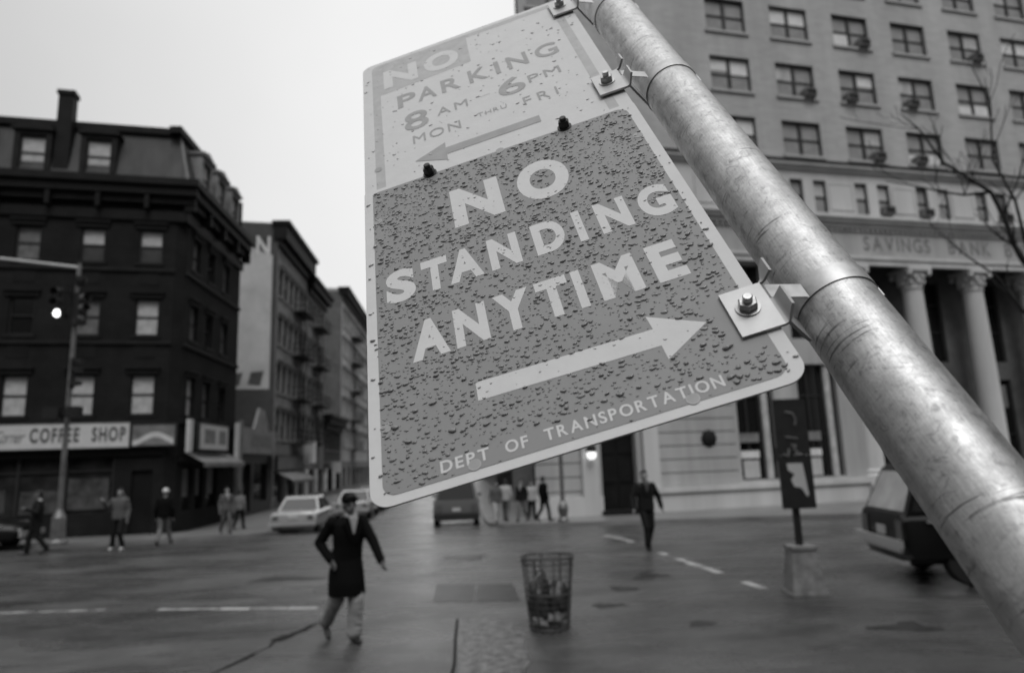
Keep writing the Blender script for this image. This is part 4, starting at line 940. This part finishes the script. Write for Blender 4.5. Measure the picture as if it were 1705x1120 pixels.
def lump(name, label, c, r_, m, seed, cat='rubbish'):
    rnd = random.Random(seed); mb = MB(); n, k = 18, 12; rings = []
    off = [rnd.uniform(0, 6) for _ in range(6)]
    for i in range(k+1):
        a = -pi/2+pi*i/k; a = max(min(a, pi/2-.05), -pi/2+.05); rg = []
        for j in range(n):
            t = 2*pi*j/n; f = 1+.16*sin(3*t+off[0]+4*a)+.1*sin(7*t+off[1])*cos(5*a+off[2])+.07*rnd.uniform(-1, 1)
            rg.append(Vector((c[0]+r_[0]*f*cos(a)*cos(t), c[1]+r_[1]*f*cos(a)*sin(t), c[2]+r_[2]*f*sin(a))))
        rings.append(rg)
    mb.ring_loft(rings); o = mb.build(name, M[m], None, 50); return tag(o, label, cat)
bx, by = .34, 8.95
lump('refuse_bag', 'dark knotted refuse bag slumped in the left of the litter basket', (bx-.1, by-.02, .34), (.15, .17, .30), 'bag', 1)
lump('refuse_bag', 'crumpled dark bag at the right inside the litter basket', (bx+.09, by-.04, .34), (.16, .16, .2), 'bag', 2)
lump('waste_paper', 'pale crumpled paper low in the litter basket', (bx+.06, by-.05, .15), (.15, .14, .09), 'paper', 3)
lump('waste_paper', 'crumpled grey newspaper at the lower left of the litter basket', (bx-.09, by-.05, .1), (.12, .13, .08), 'paper', 4)

# ================================================================== PEDESTRIAN SIGNAL on a concrete footing
ps = empty('poster_board', (4.14, 10.5, 0), R(-3)); tag(ps, 'black board on a pole with white scrawl and pale poster, in a concrete footing', 'street sign')
x = MB(); x.add([Vector(q) for q in [(-.24, -.24, 0), (.24, -.24, 0), (.24, .24, 0), (-.24, .24, 0), (-.17, -.17, .62), (.17, -.17, .62), (.17, .17, .62), (-.17, .17, .62)]], [(0, 1, 5, 4), (1, 2, 6, 5), (2, 3, 7, 6), (3, 0, 4, 7), (4, 5, 6, 7)]); x.box(-.19, .19, -.19, .19, .623, .67); x.box(-.27, .27, -.27, .27, 0.001, .03); x.build('concrete_footing', M['bollard'], ps)
x = MB(); x.tube([(0, .02, .67), (0, .02, 2.7)], .055, 12); x.build('pole', M['black'], ps, 40)
x = MB(); x.box(-.21, .27, -.09, -.04, 1.2, 1.98); x.box(-.21, .27, -.09, -.04, 1.983, 2.82); x.box(-.23, -.212, -.1, -.03, 1.9, 2.1); bdp = x.build('board', M['black'], ps)
x = MB(); yv = -.094
x.add([Vector((a, yv, z)) for a, z in ((-.1, 1.86), (.13, 1.86), (.18, 1.4), (.15, 1.37), (.08, 1.5), (-.02, 1.52), (-.06, 1.62), (.0, 1.7), (-.09, 1.76))], [tuple(range(9))[::-1]]); x.build('poster', M['poster'], bdp)
x = MB()
x.tube([(-.13, yv, 2.0), (-.07, yv, 1.96), (-.04, yv, 2.08)], .016, 5); x.tube([(.0, yv, 2.12), (.06, yv, 2.12), (.03, yv, 2.06), (.08, yv, 2.03), (.03, yv, 1.98), (.13, yv, 1.99)], .016, 5); x.build('white_scrawl', M['shopgrey'], bdp)
MB().tube([(-.08, yv, 2.25), (.1, yv, 2.22)], .014, 5).build('faint_mark', M['curtaindim'], bdp)
x = MB(); x.tube([(-.05, yv, 2.62), (.06, yv, 2.6), (.1, yv, 2.5), (.08, yv, 2.42)], .016, 5); x.build('faint_mark', M['curtaindim'], bdp)

# ================================================================== TRAFFIC SIGNAL POLE (left)
tp_ = empty('traffic_signal', (-14.4, 22, gz(22)+.13)); tag(tp_, 'traffic signal pole with a lit lens and long arm in front of the coffee shop', 'traffic signal')
x = MB(); x.lathe([(.30, 0), (.30, .12), (.22, .2), (.2, .85), (.13, 1.0), (.09, 1.1)], 8); x.build('base', M['galv_lamp'], tp_)
x = MB(); x.tube([(0, 0, 1.1), (0, 0, 9.1)], [.085, .065], 12); x.build('pole', M['galv_lamp'], tp_, 40)
x = MB(); x.tube([(.05, 0, 8.95), (-2.5, -.0, 9.35), (-6, 0, 9.8)], [.06, .055, .05], 10); x.build('arm', M['poster'], tp_, 40)
def sig(px, py, pz, rz, lit, side=False):
    e = empty('signal_head', parent=tp_); e.matrix_local = Matrix.Translation((px, py, pz)) @ Matrix.Rotation(rz, 4, 'Z')
    x = MB(); x.box(-.17, .17, 0, .28, 0, 1.05); x.box(-.04, .04, .28, .4, .2, .26); x.box(-.04, .04, .28, .4, .8, .86); x.build('housing', M['black'], e)
    for i in range(3):
        m_ = Matrix.Translation((0, -.002, .18+i*.345)) @ Matrix.Rotation(pi/2, 4, 'X')
        l_ = MB(); l_.lathe([(.13, 0), (.12, .03), (.07, .05), (.01, .055)], 16, m=m_); l_.build('lens', M['greenglow' if (lit and i == 0) else 'lensoff'], e, True)
        v = MB()
        for k in range(9):
            a0 = pi*(-.1+1.2*k/9); a1_ = pi*(-.1+1.2*(k+1)/9); q = [(cos(a0), sin(a0)), (cos(a1_), sin(a1_))]
            v.quad(*[(c_*.145, y_, .18+i*.345+s_*.145) for (c_, s_), y_ in ((q[0], 0), (q[1], 0), (q[1], -.22 if i else -.05), (q[0], -.22 if i else -.05))])
        v.build('visor', M['galv_lamp' if side else 'black'], e)
sig(-.48, -.2, 7.2, R(-8), True); sig(.28, -.1, 7.0, R(62), False, True)
for z in (7.3, 8.1): MB().box(-.45, .3, -.03, .03, z, z+.06).build('mounting_bracket', M['iron'], tp_)
x = MB(); x.lathe([(.14, 8.35), (.16, 8.5), (.14, 8.65)], 12, (.1, 0)); x.build('junction_box', M['iron'], tp_)
e = empty('pedestrian_signal', parent=tp_); x = MB(); x.box(-.62, -.12, -.3, .0, 3.95, 4.3); x.box(.12, .5, -.3, 0, 3.95, 4.3); x.box(-.12, .12, -.12, .0, 4.05, 4.2); x.build('signal_box', M['black'], e)
x = MB()
for z in (5.0, 5.45, 5.75): x.box(.05, .33, -.12, .1, z, z+.13)
x.box(.04, .1, -.1, .08, 4.9, 5.9); x.build('signal_bracket', M['black'], e)
# slim lamp post at the bank corner
lp = empty('street_lamp', onground(1.65, 25.9, .13)); tag(lp, 'slim pale street lamp post on the kerb in front of the bank', 'street lamp')
x = MB(); x.lathe([(.2, 0), (.2, .1), (.14, .18), (.2, .5), (.16, .62), (.08, .75)], 10); x.build('base', M['galv_lamp'], lp)
x = MB(); x.tube([(0, 0, .75), (0, 0, 8.2)], [.08, .055], 12); x.build('pole', M['galv_lamp'], lp, 40)
x = MB(); x.tube([(0, 0, 8.15), (-.4, -.4, 8.5), (-1.3, -1.2, 8.65)], [.045, .04, .035], 8); x.build('arm', M['galv_lamp'], lp, 40)
x = MB(); x.ball((-1.6, -1.45, 8.62), (.32, .2, .1), 12, 8, Matrix.Rotation(R(42), 3, 'Z')); x.build('lamp_head', M['galv_lamp'], lp, True)

# ================================================================== BARE TREE at the right
tr = empty('bare_tree', (7.6, 8.1, 0)); tag(tr, 'leafless street tree reaching in from the right edge in front of the bank', 'tree')
T0 = Vector((7.6, 8.1, 0)); rnd = random.Random(21); br = MB()
def branch(mb, pts, r0, r1, depth=0):
    P_ = [Vector(q) for q in pts]; n = len(P_); rr = [r0+(r1-r0)*i/(n-1) for i in range(n)]; mb.tube([q-T0 for q in P_], rr, 7)
    if depth < 2:
        for i in range(1, n-1):
            for _ in range(2 if depth == 0 else 1):
                if rnd.random() < .75:
                    d_ = (P_[i+1]-P_[i]).normalized(); o_ = Vector((rnd.uniform(-1, 1), rnd.uniform(-1, 1), rnd.uniform(-.3, 1))).normalized(); d2 = (d_*.7+o_*.8).normalized(); L_ = rnd.uniform(.3, .75)/(depth+1)
                    q = [P_[i]]
                    for k in range(4): d2 = (d2+Vector((rnd.uniform(-.3, .3), rnd.uniform(-.3, .3), rnd.uniform(-.1, .3)))).normalized(); q.append(q[-1]+d2*L_/3)
                    branch(mb, q, rr[i]*.45, .004, depth+1)
tk = MB(); tk.tube([(0, 0, -.05), (.02, 0, .3), (.0, .02, 1.4), (-.06, 0, 2.5), (-.1, 0, 3.0)], [.17, .13, .115, .1, .09], 12); tk.build('trunk', M['bark'], tr, 40)
branch(br, [(7.5, 8.1, 2.95), (7.0, 8.05, 3.45), (6.55, 8, 3.9), (6.22, 8, 4.19), (6.14, 8, 4.39), (6.07, 8, 4.77), (5.96, 8, 5.09), (5.7, 8, 5.29), (5.43, 8, 5.5), (5.2, 8, 5.95), (5.0, 8, 6.16)], .05, .007)
branch(br, [(7.3, 8.07, 3.15), (6.7, 8, 3.2), (6.11, 8, 3.57), (5.86, 8, 4.02), (5.48, 8, 4.34), (5.23, 8, 4.65)], .03, .004)
branch(br, [(5.96, 8, 5.09), (5.7, 8.1, 5.1), (5.4, 8.1, 5.16), (5.1, 8.2, 5.3), (4.8, 8.2, 5.36)], .018, .005)
branch(br, [(6.3, 8, 4.1), (6.32, 8.1, 5.0), (6.2, 8.2, 5.6), (6.3, 8.2, 6.4), (6.1, 8.2, 7.0)], .022, .005)
branch(br, [(7.5, 8.1, 2.95), (7.7, 8.3, 4.0), (7.6, 8.5, 5.2), (7.8, 8.6, 6.5), (7.6, 8.6, 7.6)], .07, .01)
branch(br, [(7.5, 8.1, 2.95), (8.1, 8.0, 3.8), (8.7, 7.9, 4.8), (9.0, 7.8, 6.0)], .06, .01)
br.build('branches', M['bark'], tr, True)

# ================================================================== SIGN POST AND SIGNS (close to the camera)
Uc = Vector((.95939648, -.12407661, .25330495)); Vc = Vector((-.13809422, .57643504, .80538974)); Nc = Uc.cross(Vc).normalized(); Uc = Vc.cross(Nc).normalized(); Vc.normalize()
SO = Vector((-.09929727, .48198341, 2.02218875))
SM = Matrix(((Uc.x, Vc.x, Nc.x, SO.x), (Uc.y, Vc.y, Nc.y, SO.y), (Uc.z, Vc.z, Nc.z, SO.z), (0, 0, 0, 1)))   # x: across the sign, y: up the sign, z: out of its face
def rrect(x0, x1, y0, y1, rs, n=7):
    """rounded rectangle, radii bl, br, tr, tl"""
    out = []
    for (cx, cy, r_, a) in ((x0, y0, rs[0], pi), (x1, y0, rs[1], 1.5*pi), (x1, y1, rs[2], 0), (x0, y1, rs[3], .5*pi)):
        ox = cx+(r_ if cx == x0 else -r_); oy = cy+(r_ if cy == y0 else -r_)
        if r_ <= 0: out.append((cx, cy)); continue
        for i in range(n+1): t_ = a+pi/2*i/n; out.append((ox+r_*cos(t_), oy+r_*sin(t_)))
    return out
def slabm(poly, z0, z1):
    mb = MB(); n = len(poly); mb.add([(x, y, z1) for x, y in poly]+[(x, y, z0) for x, y in poly], [tuple(range(n)), tuple(reversed(range(n, 2*n)))]+[(i, i+n, (i+1) % n+n, (i+1) % n) for i in range(n)]); return mb
def flat(poly, z): return MB().add([(x, y, z) for x, y in poly], [tuple(range(len(poly)))])
FZ = .0019
low_s = empty('no_standing_sign', mat=SM); tag(low_s, 'rain-covered red sign reading NO STANDING ANYTIME with a white arrow to the right', 'street sign')
slabm(rrect(-.002, .305, -.005, .3985, (.016, .016, .004, .004)), 0, .0016).build('sign_plate', M['signwhite'], low_s)
fp = flat(rrect(.0078, .2945, .0028, .3925, (.011, .011, .012, .004)), FZ).build('red_field', M['signred'], low_s)
def lz(z): return lambda x, y: Vector((x, y, z))
Z2 = lz(FZ+.0002)
INK = []
def letters(mb, text, spans, y0, y1, off, f=Z2, skip=None):
    for ch, (a, b_) in zip(text, spans): word(mb, ch, a, b_, y0, y1, f, off)
def ld(fn, mt, par, nm='lettering'):
    t = MB(); fn(t); t.build(nm, M[mt], par)
t = MB(); letters(t, 'NO', [(.0914, .1427), (.1604, .2125)], .2805, .346, .055)
t.build('lettering', M['signwhite'], fp); t = MB(); letters(t, 'STANDING', [(.0178, .0462), (.0525, .0778), (.0785, .1100), (.1172, .1456), (.1594, .188), (.1988, .2062), (.2195, .2482), (.2578, .2875)], .2003, .2452, .05)
t.build('lettering', M['signwhite'], fp); t = MB(); letters(t, 'ANYTIME', [(.0375, .0700), (.0755, .104), (.1112, .1422), (.1480, .1753), (.180, .1875), (.1985, .2328), (.2440, .2690)], .1205, .1665, .05)
t.build('lettering', M['signwhite'], fp)
for tx, a_, b_ in (('DEPT', .0508, .0866), ('OF', .0982, .1147), ('TRANSPORTATION', .1265, .2525)): ld(lambda t: word(t, tx, a_, b_, .0082, .0182, Z2, .022, .16), 'signwhite', fp)
flat([(.0852, .0612), (.2246, .0588), (.2252, .0445), (.2612, .0672), (.2226, .0908), (.2238, .0765), (.0852, .0795)], FZ+.0002).build('arrow', M['signwhite'], fp)

up_s = empty('no_parking_sign', mat=SM); tag(up_s, 'pale sign reading NO PARKING 8 AM - 6 PM MON THRU FRI above the red one', 'street sign')
slabm(rrect(-.002, .305, .386, .7405, (.01, .01, .014, .014)), -.0019, -.0003).build('sign_plate', M['signwhite'], up_s)
z0 = -.00015
bdn = MB(); outer = rrect(.0118, .2905, .38, .7318, (.004, .004, .010, .010)); inner = rrect(.0228, .2795, .38, .7208, (.003, .003, .006, .006)); n = len(outer)
bdn.add([(x, y, z0) for x, y in outer]+[(x, y, z0) for x, y in inner], [(i, (i+1) % n, (i+1) % n+n, i+n) for i in range(n) if not (outer[i][1] < .39 and outer[(i+1) % n][1] < .39)])
bd_ = bdn.build('red_border', M['blockred'], up_s)
flat([(.0229, .632), (.152, .640), (.1545, .7207), (.0285, .7207), (.0229, .714)], z0).build('red_block', M['blockred'], up_s)
t = MB(); f2 = lz(z0+.0002)
letters(t, 'NO', [(.0285, .078), (.088, .138)], .647, .703, .05, f2); t.build('white_lettering', M['signwhite'], up_s)
t = MB(); letters(t, 'PARKING', [(.0455, .0705), (.0733, .0985), (.1055, .1311), (.1430, .1680), (.1788, .1850), (.1955, .2225), (.2330, .2625)], .576, .612, .018, f2)
t.build('lettering', M['upperred'], up_s)
for tx, a_, b_, c_, d_, of, gp in (('8', .0515, .0825, .508, .553, .012, .1), ('AM', .0938, .1337, .5205, .5395, .0, .2), ('-', .1488, .1632, .530, .5345, .0, .1), ('6', .1735, .2073, .511, .553, .012, .1), ('PM', .2124, .2530, .5235, .5425, .0, .2),
        ('MON', .0597, .1194, .4735, .4925, .0, .2), ('THRU', .1411, .1774, .4835, .4925, -.005, .2), ('FRI', .1973, .239, .4735, .4925, .0, .3)):
    ld(lambda t: word(t, tx, a_, b_, c_, d_, f2, of, gp), 'upperred', up_s)
flat([(.2076, .4262), (.2078, .4405), (.0966, .4405), (.0968, .4525), (.0592, .4333), (.0968, .4138), (.0968, .4262)], z0+.0002).build('arrow', M['upperred'], up_s)
# punched holes
def hole(parent, u, v, r_=.0042, z=FZ+.0003):
    MB().add([(u+r_*cos(2*pi*k/16), v+r_*sin(2*pi*k/16), z) for k in range(16)]+[(u+r_*1.12*cos(2*pi*k/16), v+r_*1.12*sin(2*pi*k/16)-r_*.1, z) for k in range(16)], [(k, k+16, (k+1) % 16+16, (k+1) % 16) for k in range(16)]).build('hole_rim', M['holerim'], parent)  # pale ring, widest below the hole
    MB().add([(u+r_*cos(2*pi*k/16), v+r_*sin(2*pi*k/16), z) for k in range(16)], [tuple(range(16))]).build('bolt_hole', M['upperred'] , parent)
for u, v in ((.0752, .0075), (.2289, .0064), (.0125, .0640), (.0125, .3368), (.2905, .3331), (.1544, .3925)): hole(low_s, u, v)
hole(up_s, .0150, .4438, z=z0+.0004)
def bolt(parent, u, v, z, hexr=.0072, hexh=.0065, m='bolt', shank=.0045, mm=None):
    x = MB(); hx = [(u+hexr*cos(pi/3*k+.3), v+hexr*sin(pi/3*k+.3)) for k in range(6)]; n = 6; top_ = [(u+hexr*.86*cos(pi/3*k+.3), v+hexr*.86*sin(pi/3*k+.3)) for k in range(6)]
    x.ring_loft([[Vector((a, b_, z)) for a, b_ in hx], [Vector((a, b_, z+hexh*.82)) for a, b_ in hx], [Vector((a, b_, z+hexh)) for a, b_ in top_]])
    o = x.build('nut', M[m], parent)
    x = MB(); x.lathe([(hexr*1.25, z-.0006), (hexr*1.25, z+.0006), (hexr*.9, z+.0008)], 20, (u, v)); x.build('washer', M['bracketedge'] if m == 'bolt' else M[m], o, 40)
    x = MB(); x.lathe([(.0036, z+hexh), (.0036, z+hexh+shank), (.003, z+hexh+shank+.0006)], 14, (u, v)); x.build('bolt_shank', M[m], o, 40)
bolt(low_s, .0747, .3940, .0022, .0062, .008, 'boltdark', .003); bolt(low_s, .2277, .3940, .0022, .0062, .008, 'boltdark', .003)

# rain drops
def on_ink(u, v):
    for a, b_, c_, d_, tris in INK:
        if a < u < b_ and c_ < v < d_:
            for P_ in tris:
                ins = False; n = len(P_); j = n-1
                for i in range(n):
                    if (P_[i][1] > v) != (P_[j][1] > v) and u < (P_[j][0]-P_[i][0])*(v-P_[i][1])/(P_[j][1]-P_[i][1])+P_[i][0]: ins = not ins
                    j = i
                if ins: return True
    return False
for ch_ in fp.children:
    me_ = ch_.data; vs_ = [(q.co.x, q.co.y) for q in me_.vertices]; xs_ = [q[0] for q in vs_]; ys_ = [q[1] for q in vs_]
    INK.append((min(xs_), max(xs_), min(ys_), max(ys_), [[vs_[i] for i in f.vertices] for f in me_.polygons]))
rnd = random.Random(99); dp = MB(); blocked = [(.268, .311, .03, .092)]
MI = []
def drop(mb, u, v, a, b_, h, rot, z, mi=0):
    n = 10; rings = []; bend = rnd.uniform(-.1, .7); ph_ = rnd.uniform(0, 6); am = rnd.uniform(.05, .22)
    for t_, hh_ in ((1, 0), (.9, .5), (.62, .88)):
        rg = []
        for k in range(n):
            q = 2*pi*k/n; f = 1+am*sin(2*q+ph_)+.12*sin(3*q+ph_*2); x = a*t_*f*cos(q); y = b_*t_*f*sin(q)
            rg.append(Vector((u+x*cos(rot)-y*sin(rot), v+x*sin(rot)+y*cos(rot)-.28*b_*hh_+bend*x*x/max(a, 1e-6)*.5, z+h*hh_)))
        rings.append(rg)
    vs = [q for r_ in rings for q in r_]+[Vector((u, v-.3*b_, z+h))]; fs = []
    for i in range(2):
        for k in range(n): fs.append((i*n+k, i*n+(k+1) % n, (i+1)*n+(k+1) % n, (i+1)*n+k))
    for k in range(n): fs.append((2*n+k, 2*n+(k+1) % n, 3*n))
    mb.add(vs, fs); MI.extend([mi]*len(fs))
pts_g = {}
def place(u, v, r_):
    key = (int(u/.004), int(v/.004))
    for i in (-1, 0, 1):
        for j in (-1, 0, 1):
            for (a, b_, c_) in pts_g.get((key[0]+i, key[1]+j), []):
                if (a-u)**2+((b_-v)*1.15)**2 < (r_+c_)**2: return False
    pts_g.setdefault(key, []).append((u, v, r_)); return True
cnt = 0
for i in range(22000):
    u = rnd.uniform(.001, .303); v = rnd.uniform(.004, .39)
    edge = u < .009 or u > .294 or v < .004
    if edge and rnd.random() < .93: continue
    if .005 < v < .021 and .048 < u < .256 and rnd.random() < .9: continue
    if any(a < u < b_ and c_ < v < d_ for a, b_, c_, d_ in blocked): continue
    s_ = .00055+.0014*rnd.random()**2.2 + (.0012*rnd.random() if rnd.random() < .035 else 0)
    a = s_*rnd.uniform(1.1, 1.8); b_ = s_*rnd.uniform(.75, .95)
    wh = edge
    if on_ink(u, v) or on_ink(u+a, v) or on_ink(u-a, v):
        if rnd.random() < .85 or not on_ink(u, v): continue
        a *= .6; b_ *= .6; s_ *= .5; wh = True
    if not place(u, v, (a+b_)*.5): continue
    drop(dp, u, v, a, b_, s_*rnd.uniform(.55, .95), rnd.uniform(-.25, .35), FZ-.0001 if not wh else FZ+.0001, 1 if wh else 0); cnt += 1
    if cnt > 4000: break
for i in range(240):
    u = rnd.uniform(0, .302); v = rnd.uniform(.40, .738); s_ = .0006+.0011*rnd.random()**2.5
    if not place(u, v, s_*1.3): continue
    drop(dp, u, v, s_*1.5, s_*.8, s_*.45, rnd.uniform(-.3, .3), z0-.00005, 1)
dr_o = dp.build('raindrops', M['water'], None, True); dr_o.data.materials.append(M['waterw']); dr_o.data.polygons.foreach_set('material_index', MI); dr_o.matrix_world = SM; tag(dr_o, 'raindrops beaded over the face of the street signs', 'raindrops', kind='stuff')

# the leaning galvanised post; its frame: z runs up the post
pd = Vector((-.12847954, .58343827, .80193066)).normalized()
ax0 = SM @ Vector((.3619, .15, -.0322)); ax_z0 = ax0 - pd*(ax0.z/pd.z); plen = (ax0-ax_z0).length
up_ = (Nc - pd*Nc.dot(pd)).normalized(); xx = up_.cross(pd).normalized()   # x ~ across, y = outwards face
xx = pd.cross(up_)*-1; xx.normalize()
if xx.dot(Uc) < 0: xx = -xx
yy = pd.cross(xx).normalized()
PM_ = Matrix(((xx.x, yy.x, pd.x, ax_z0.x), (xx.y, yy.y, pd.y, ax_z0.y), (xx.z, yy.z, pd.z, ax_z0.z), (0, 0, 0, 1)))
po = empty('sign_post', mat=PM_); tag(po, 'leaning galvanised steel pipe post that carries the two parking signs', 'sign post')
x = MB(); RP = .03
x.lathe([(RP, -.05), (RP, plen-.4), (RP, plen+.2), (RP, plen+.8), (RP, plen+1.0), (RP*.8, plen+1.005)], 96); x.build('pipe', M['galv'], po, 40)
SI = PM_.inverted() @ SM       # sign frame -> post frame
def strapband(vs, name='strap'):
    zc = plen+(vs-.15)
    b_ = MB(); n = 96; w_ = .0085
    rings = []
    for rr, zz in ((RP+.0001, -w_), (RP+.0011, -w_), (RP+.0011, w_), (RP+.0001, w_)):
        rings.append([Vector((rr*cos(2*pi*k/n), rr*sin(2*pi*k/n), zc+zz)) for k in range(n)])
    vs_ = [q for r_ in rings for q in r_]; fs = [(i*n+k, i*n+(k+1) % n, ((i+1) % 4)*n+(k+1) % n, ((i+1) % 4)*n+k) for i in range(4) for k in range(n)]
    b_.add(vs_, fs); o = b_.build(name, M['bracketedge'], po, 40)
    bu = MB(); a = R(12); m_ = Matrix.Rotation(a, 4, 'Z') @ Matrix.Translation((RP+.001, 0, zc)); bu.box(0, .0022, -.009, .009, -.0105, .0105, m_); bu.box(.0023, .0045, -.004, .009, -.0095, .0095, m_); bu.build('strap_buckle', M['bracketedge'], o)
def bracket(vc):
    e = empty('sign_bracket', parent=po); e.matrix_local = SI
    z_ = .0024; th = .0024; h = .0225
    def bent(prof, v0f, v1f, nm):
        x = MB(); n = len(prof)
        lo_ = []; hi_ = []
        for i, (a, b_) in enumerate(prof):
            p0 = prof[max(i-1, 0)]; p1 = prof[min(i+1, n-1)]; tx, tz = p1[0]-p0[0], p1[1]-p0[1]; l_ = math.hypot(tx, tz); nx_, nz_ = -tz/l_*th, tx/l_*th
            lo_.append([(a, v0f(i), b_), (a, v1f(i), b_)]); hi_.append([(a+nx_, v0f(i), b_+nz_), (a+nx_, v1f(i), b_+nz_)])
        vs = [Vector(q) for r_ in lo_+hi_ for q in r_]; fs = []
        for i in range(n-1):
            L0, L1, H0, H1 = 2*i, 2*i+2, 2*(n+i), 2*(n+i)+2
            fs += [(L0, L0+1, L1+1, L1), (H0, H1, H1+1, H0+1), (L0, L1, H1, H0), (L0+1, H0+1, H1+1, L1+1)]
        fs += [(0, 2*n, 2*n+1, 1), (2*n-2, 2*n-1, 4*n-1, 4*n-2)]
        x.add(vs, fs); return x.build(nm, M['bracket'], e, 30)
    bent([(.2775, z_), (.3085, z_)], lambda i: vc-h, lambda i: vc+h, 'bracket_plate')
    tab = [(.3086, z_), (.3112, z_+.0006), (.3132, z_+.0022), (.3146, z_+.005), (.3165, z_+.009), (.3178, z_+.0115)]
    bent(tab, lambda i: vc-(.0225, .0222, .021, .019, .0165, .015)[i], lambda i: vc+.004, 'bracket_wing')
    bent(tab, lambda i: vc+.022, lambda i: vc+(.0228, .025, .029, .033, .0355, .0365)[i], 'bracket_wing')
    bent([(.3086, z_), (.3108, z_-.001), (.317, z_-.012), (.3275, z_-.030)], lambda i: vc-.019, lambda i: vc+.0035, 'bracket_saddle')
    # strap tongue from the slot to the pipe
    th0 = th; cxp, czp = .3622, -.0325
    x = MB(); x.quad((.3105, vc+.006, z_+.0012), (.3390, vc+.006, -.0085), (.3390, vc+.0205, -.0085), (.3105, vc+.0205, z_+.0012)); x.quad((.3105, vc+.0205, z_+.0004), (.3390, vc+.0205, -.0093), (.3390, vc+.006, -.0093), (.3105, vc+.006, z_+.0004)); x.build('strap_tongue', M['bracketedge'], e)
    bolt(e, .2915, vc+.002, z_+th+.0006)
    strapband(vc+.0145)
for vc in (.0640, .4510, .7000): bracket(vc)
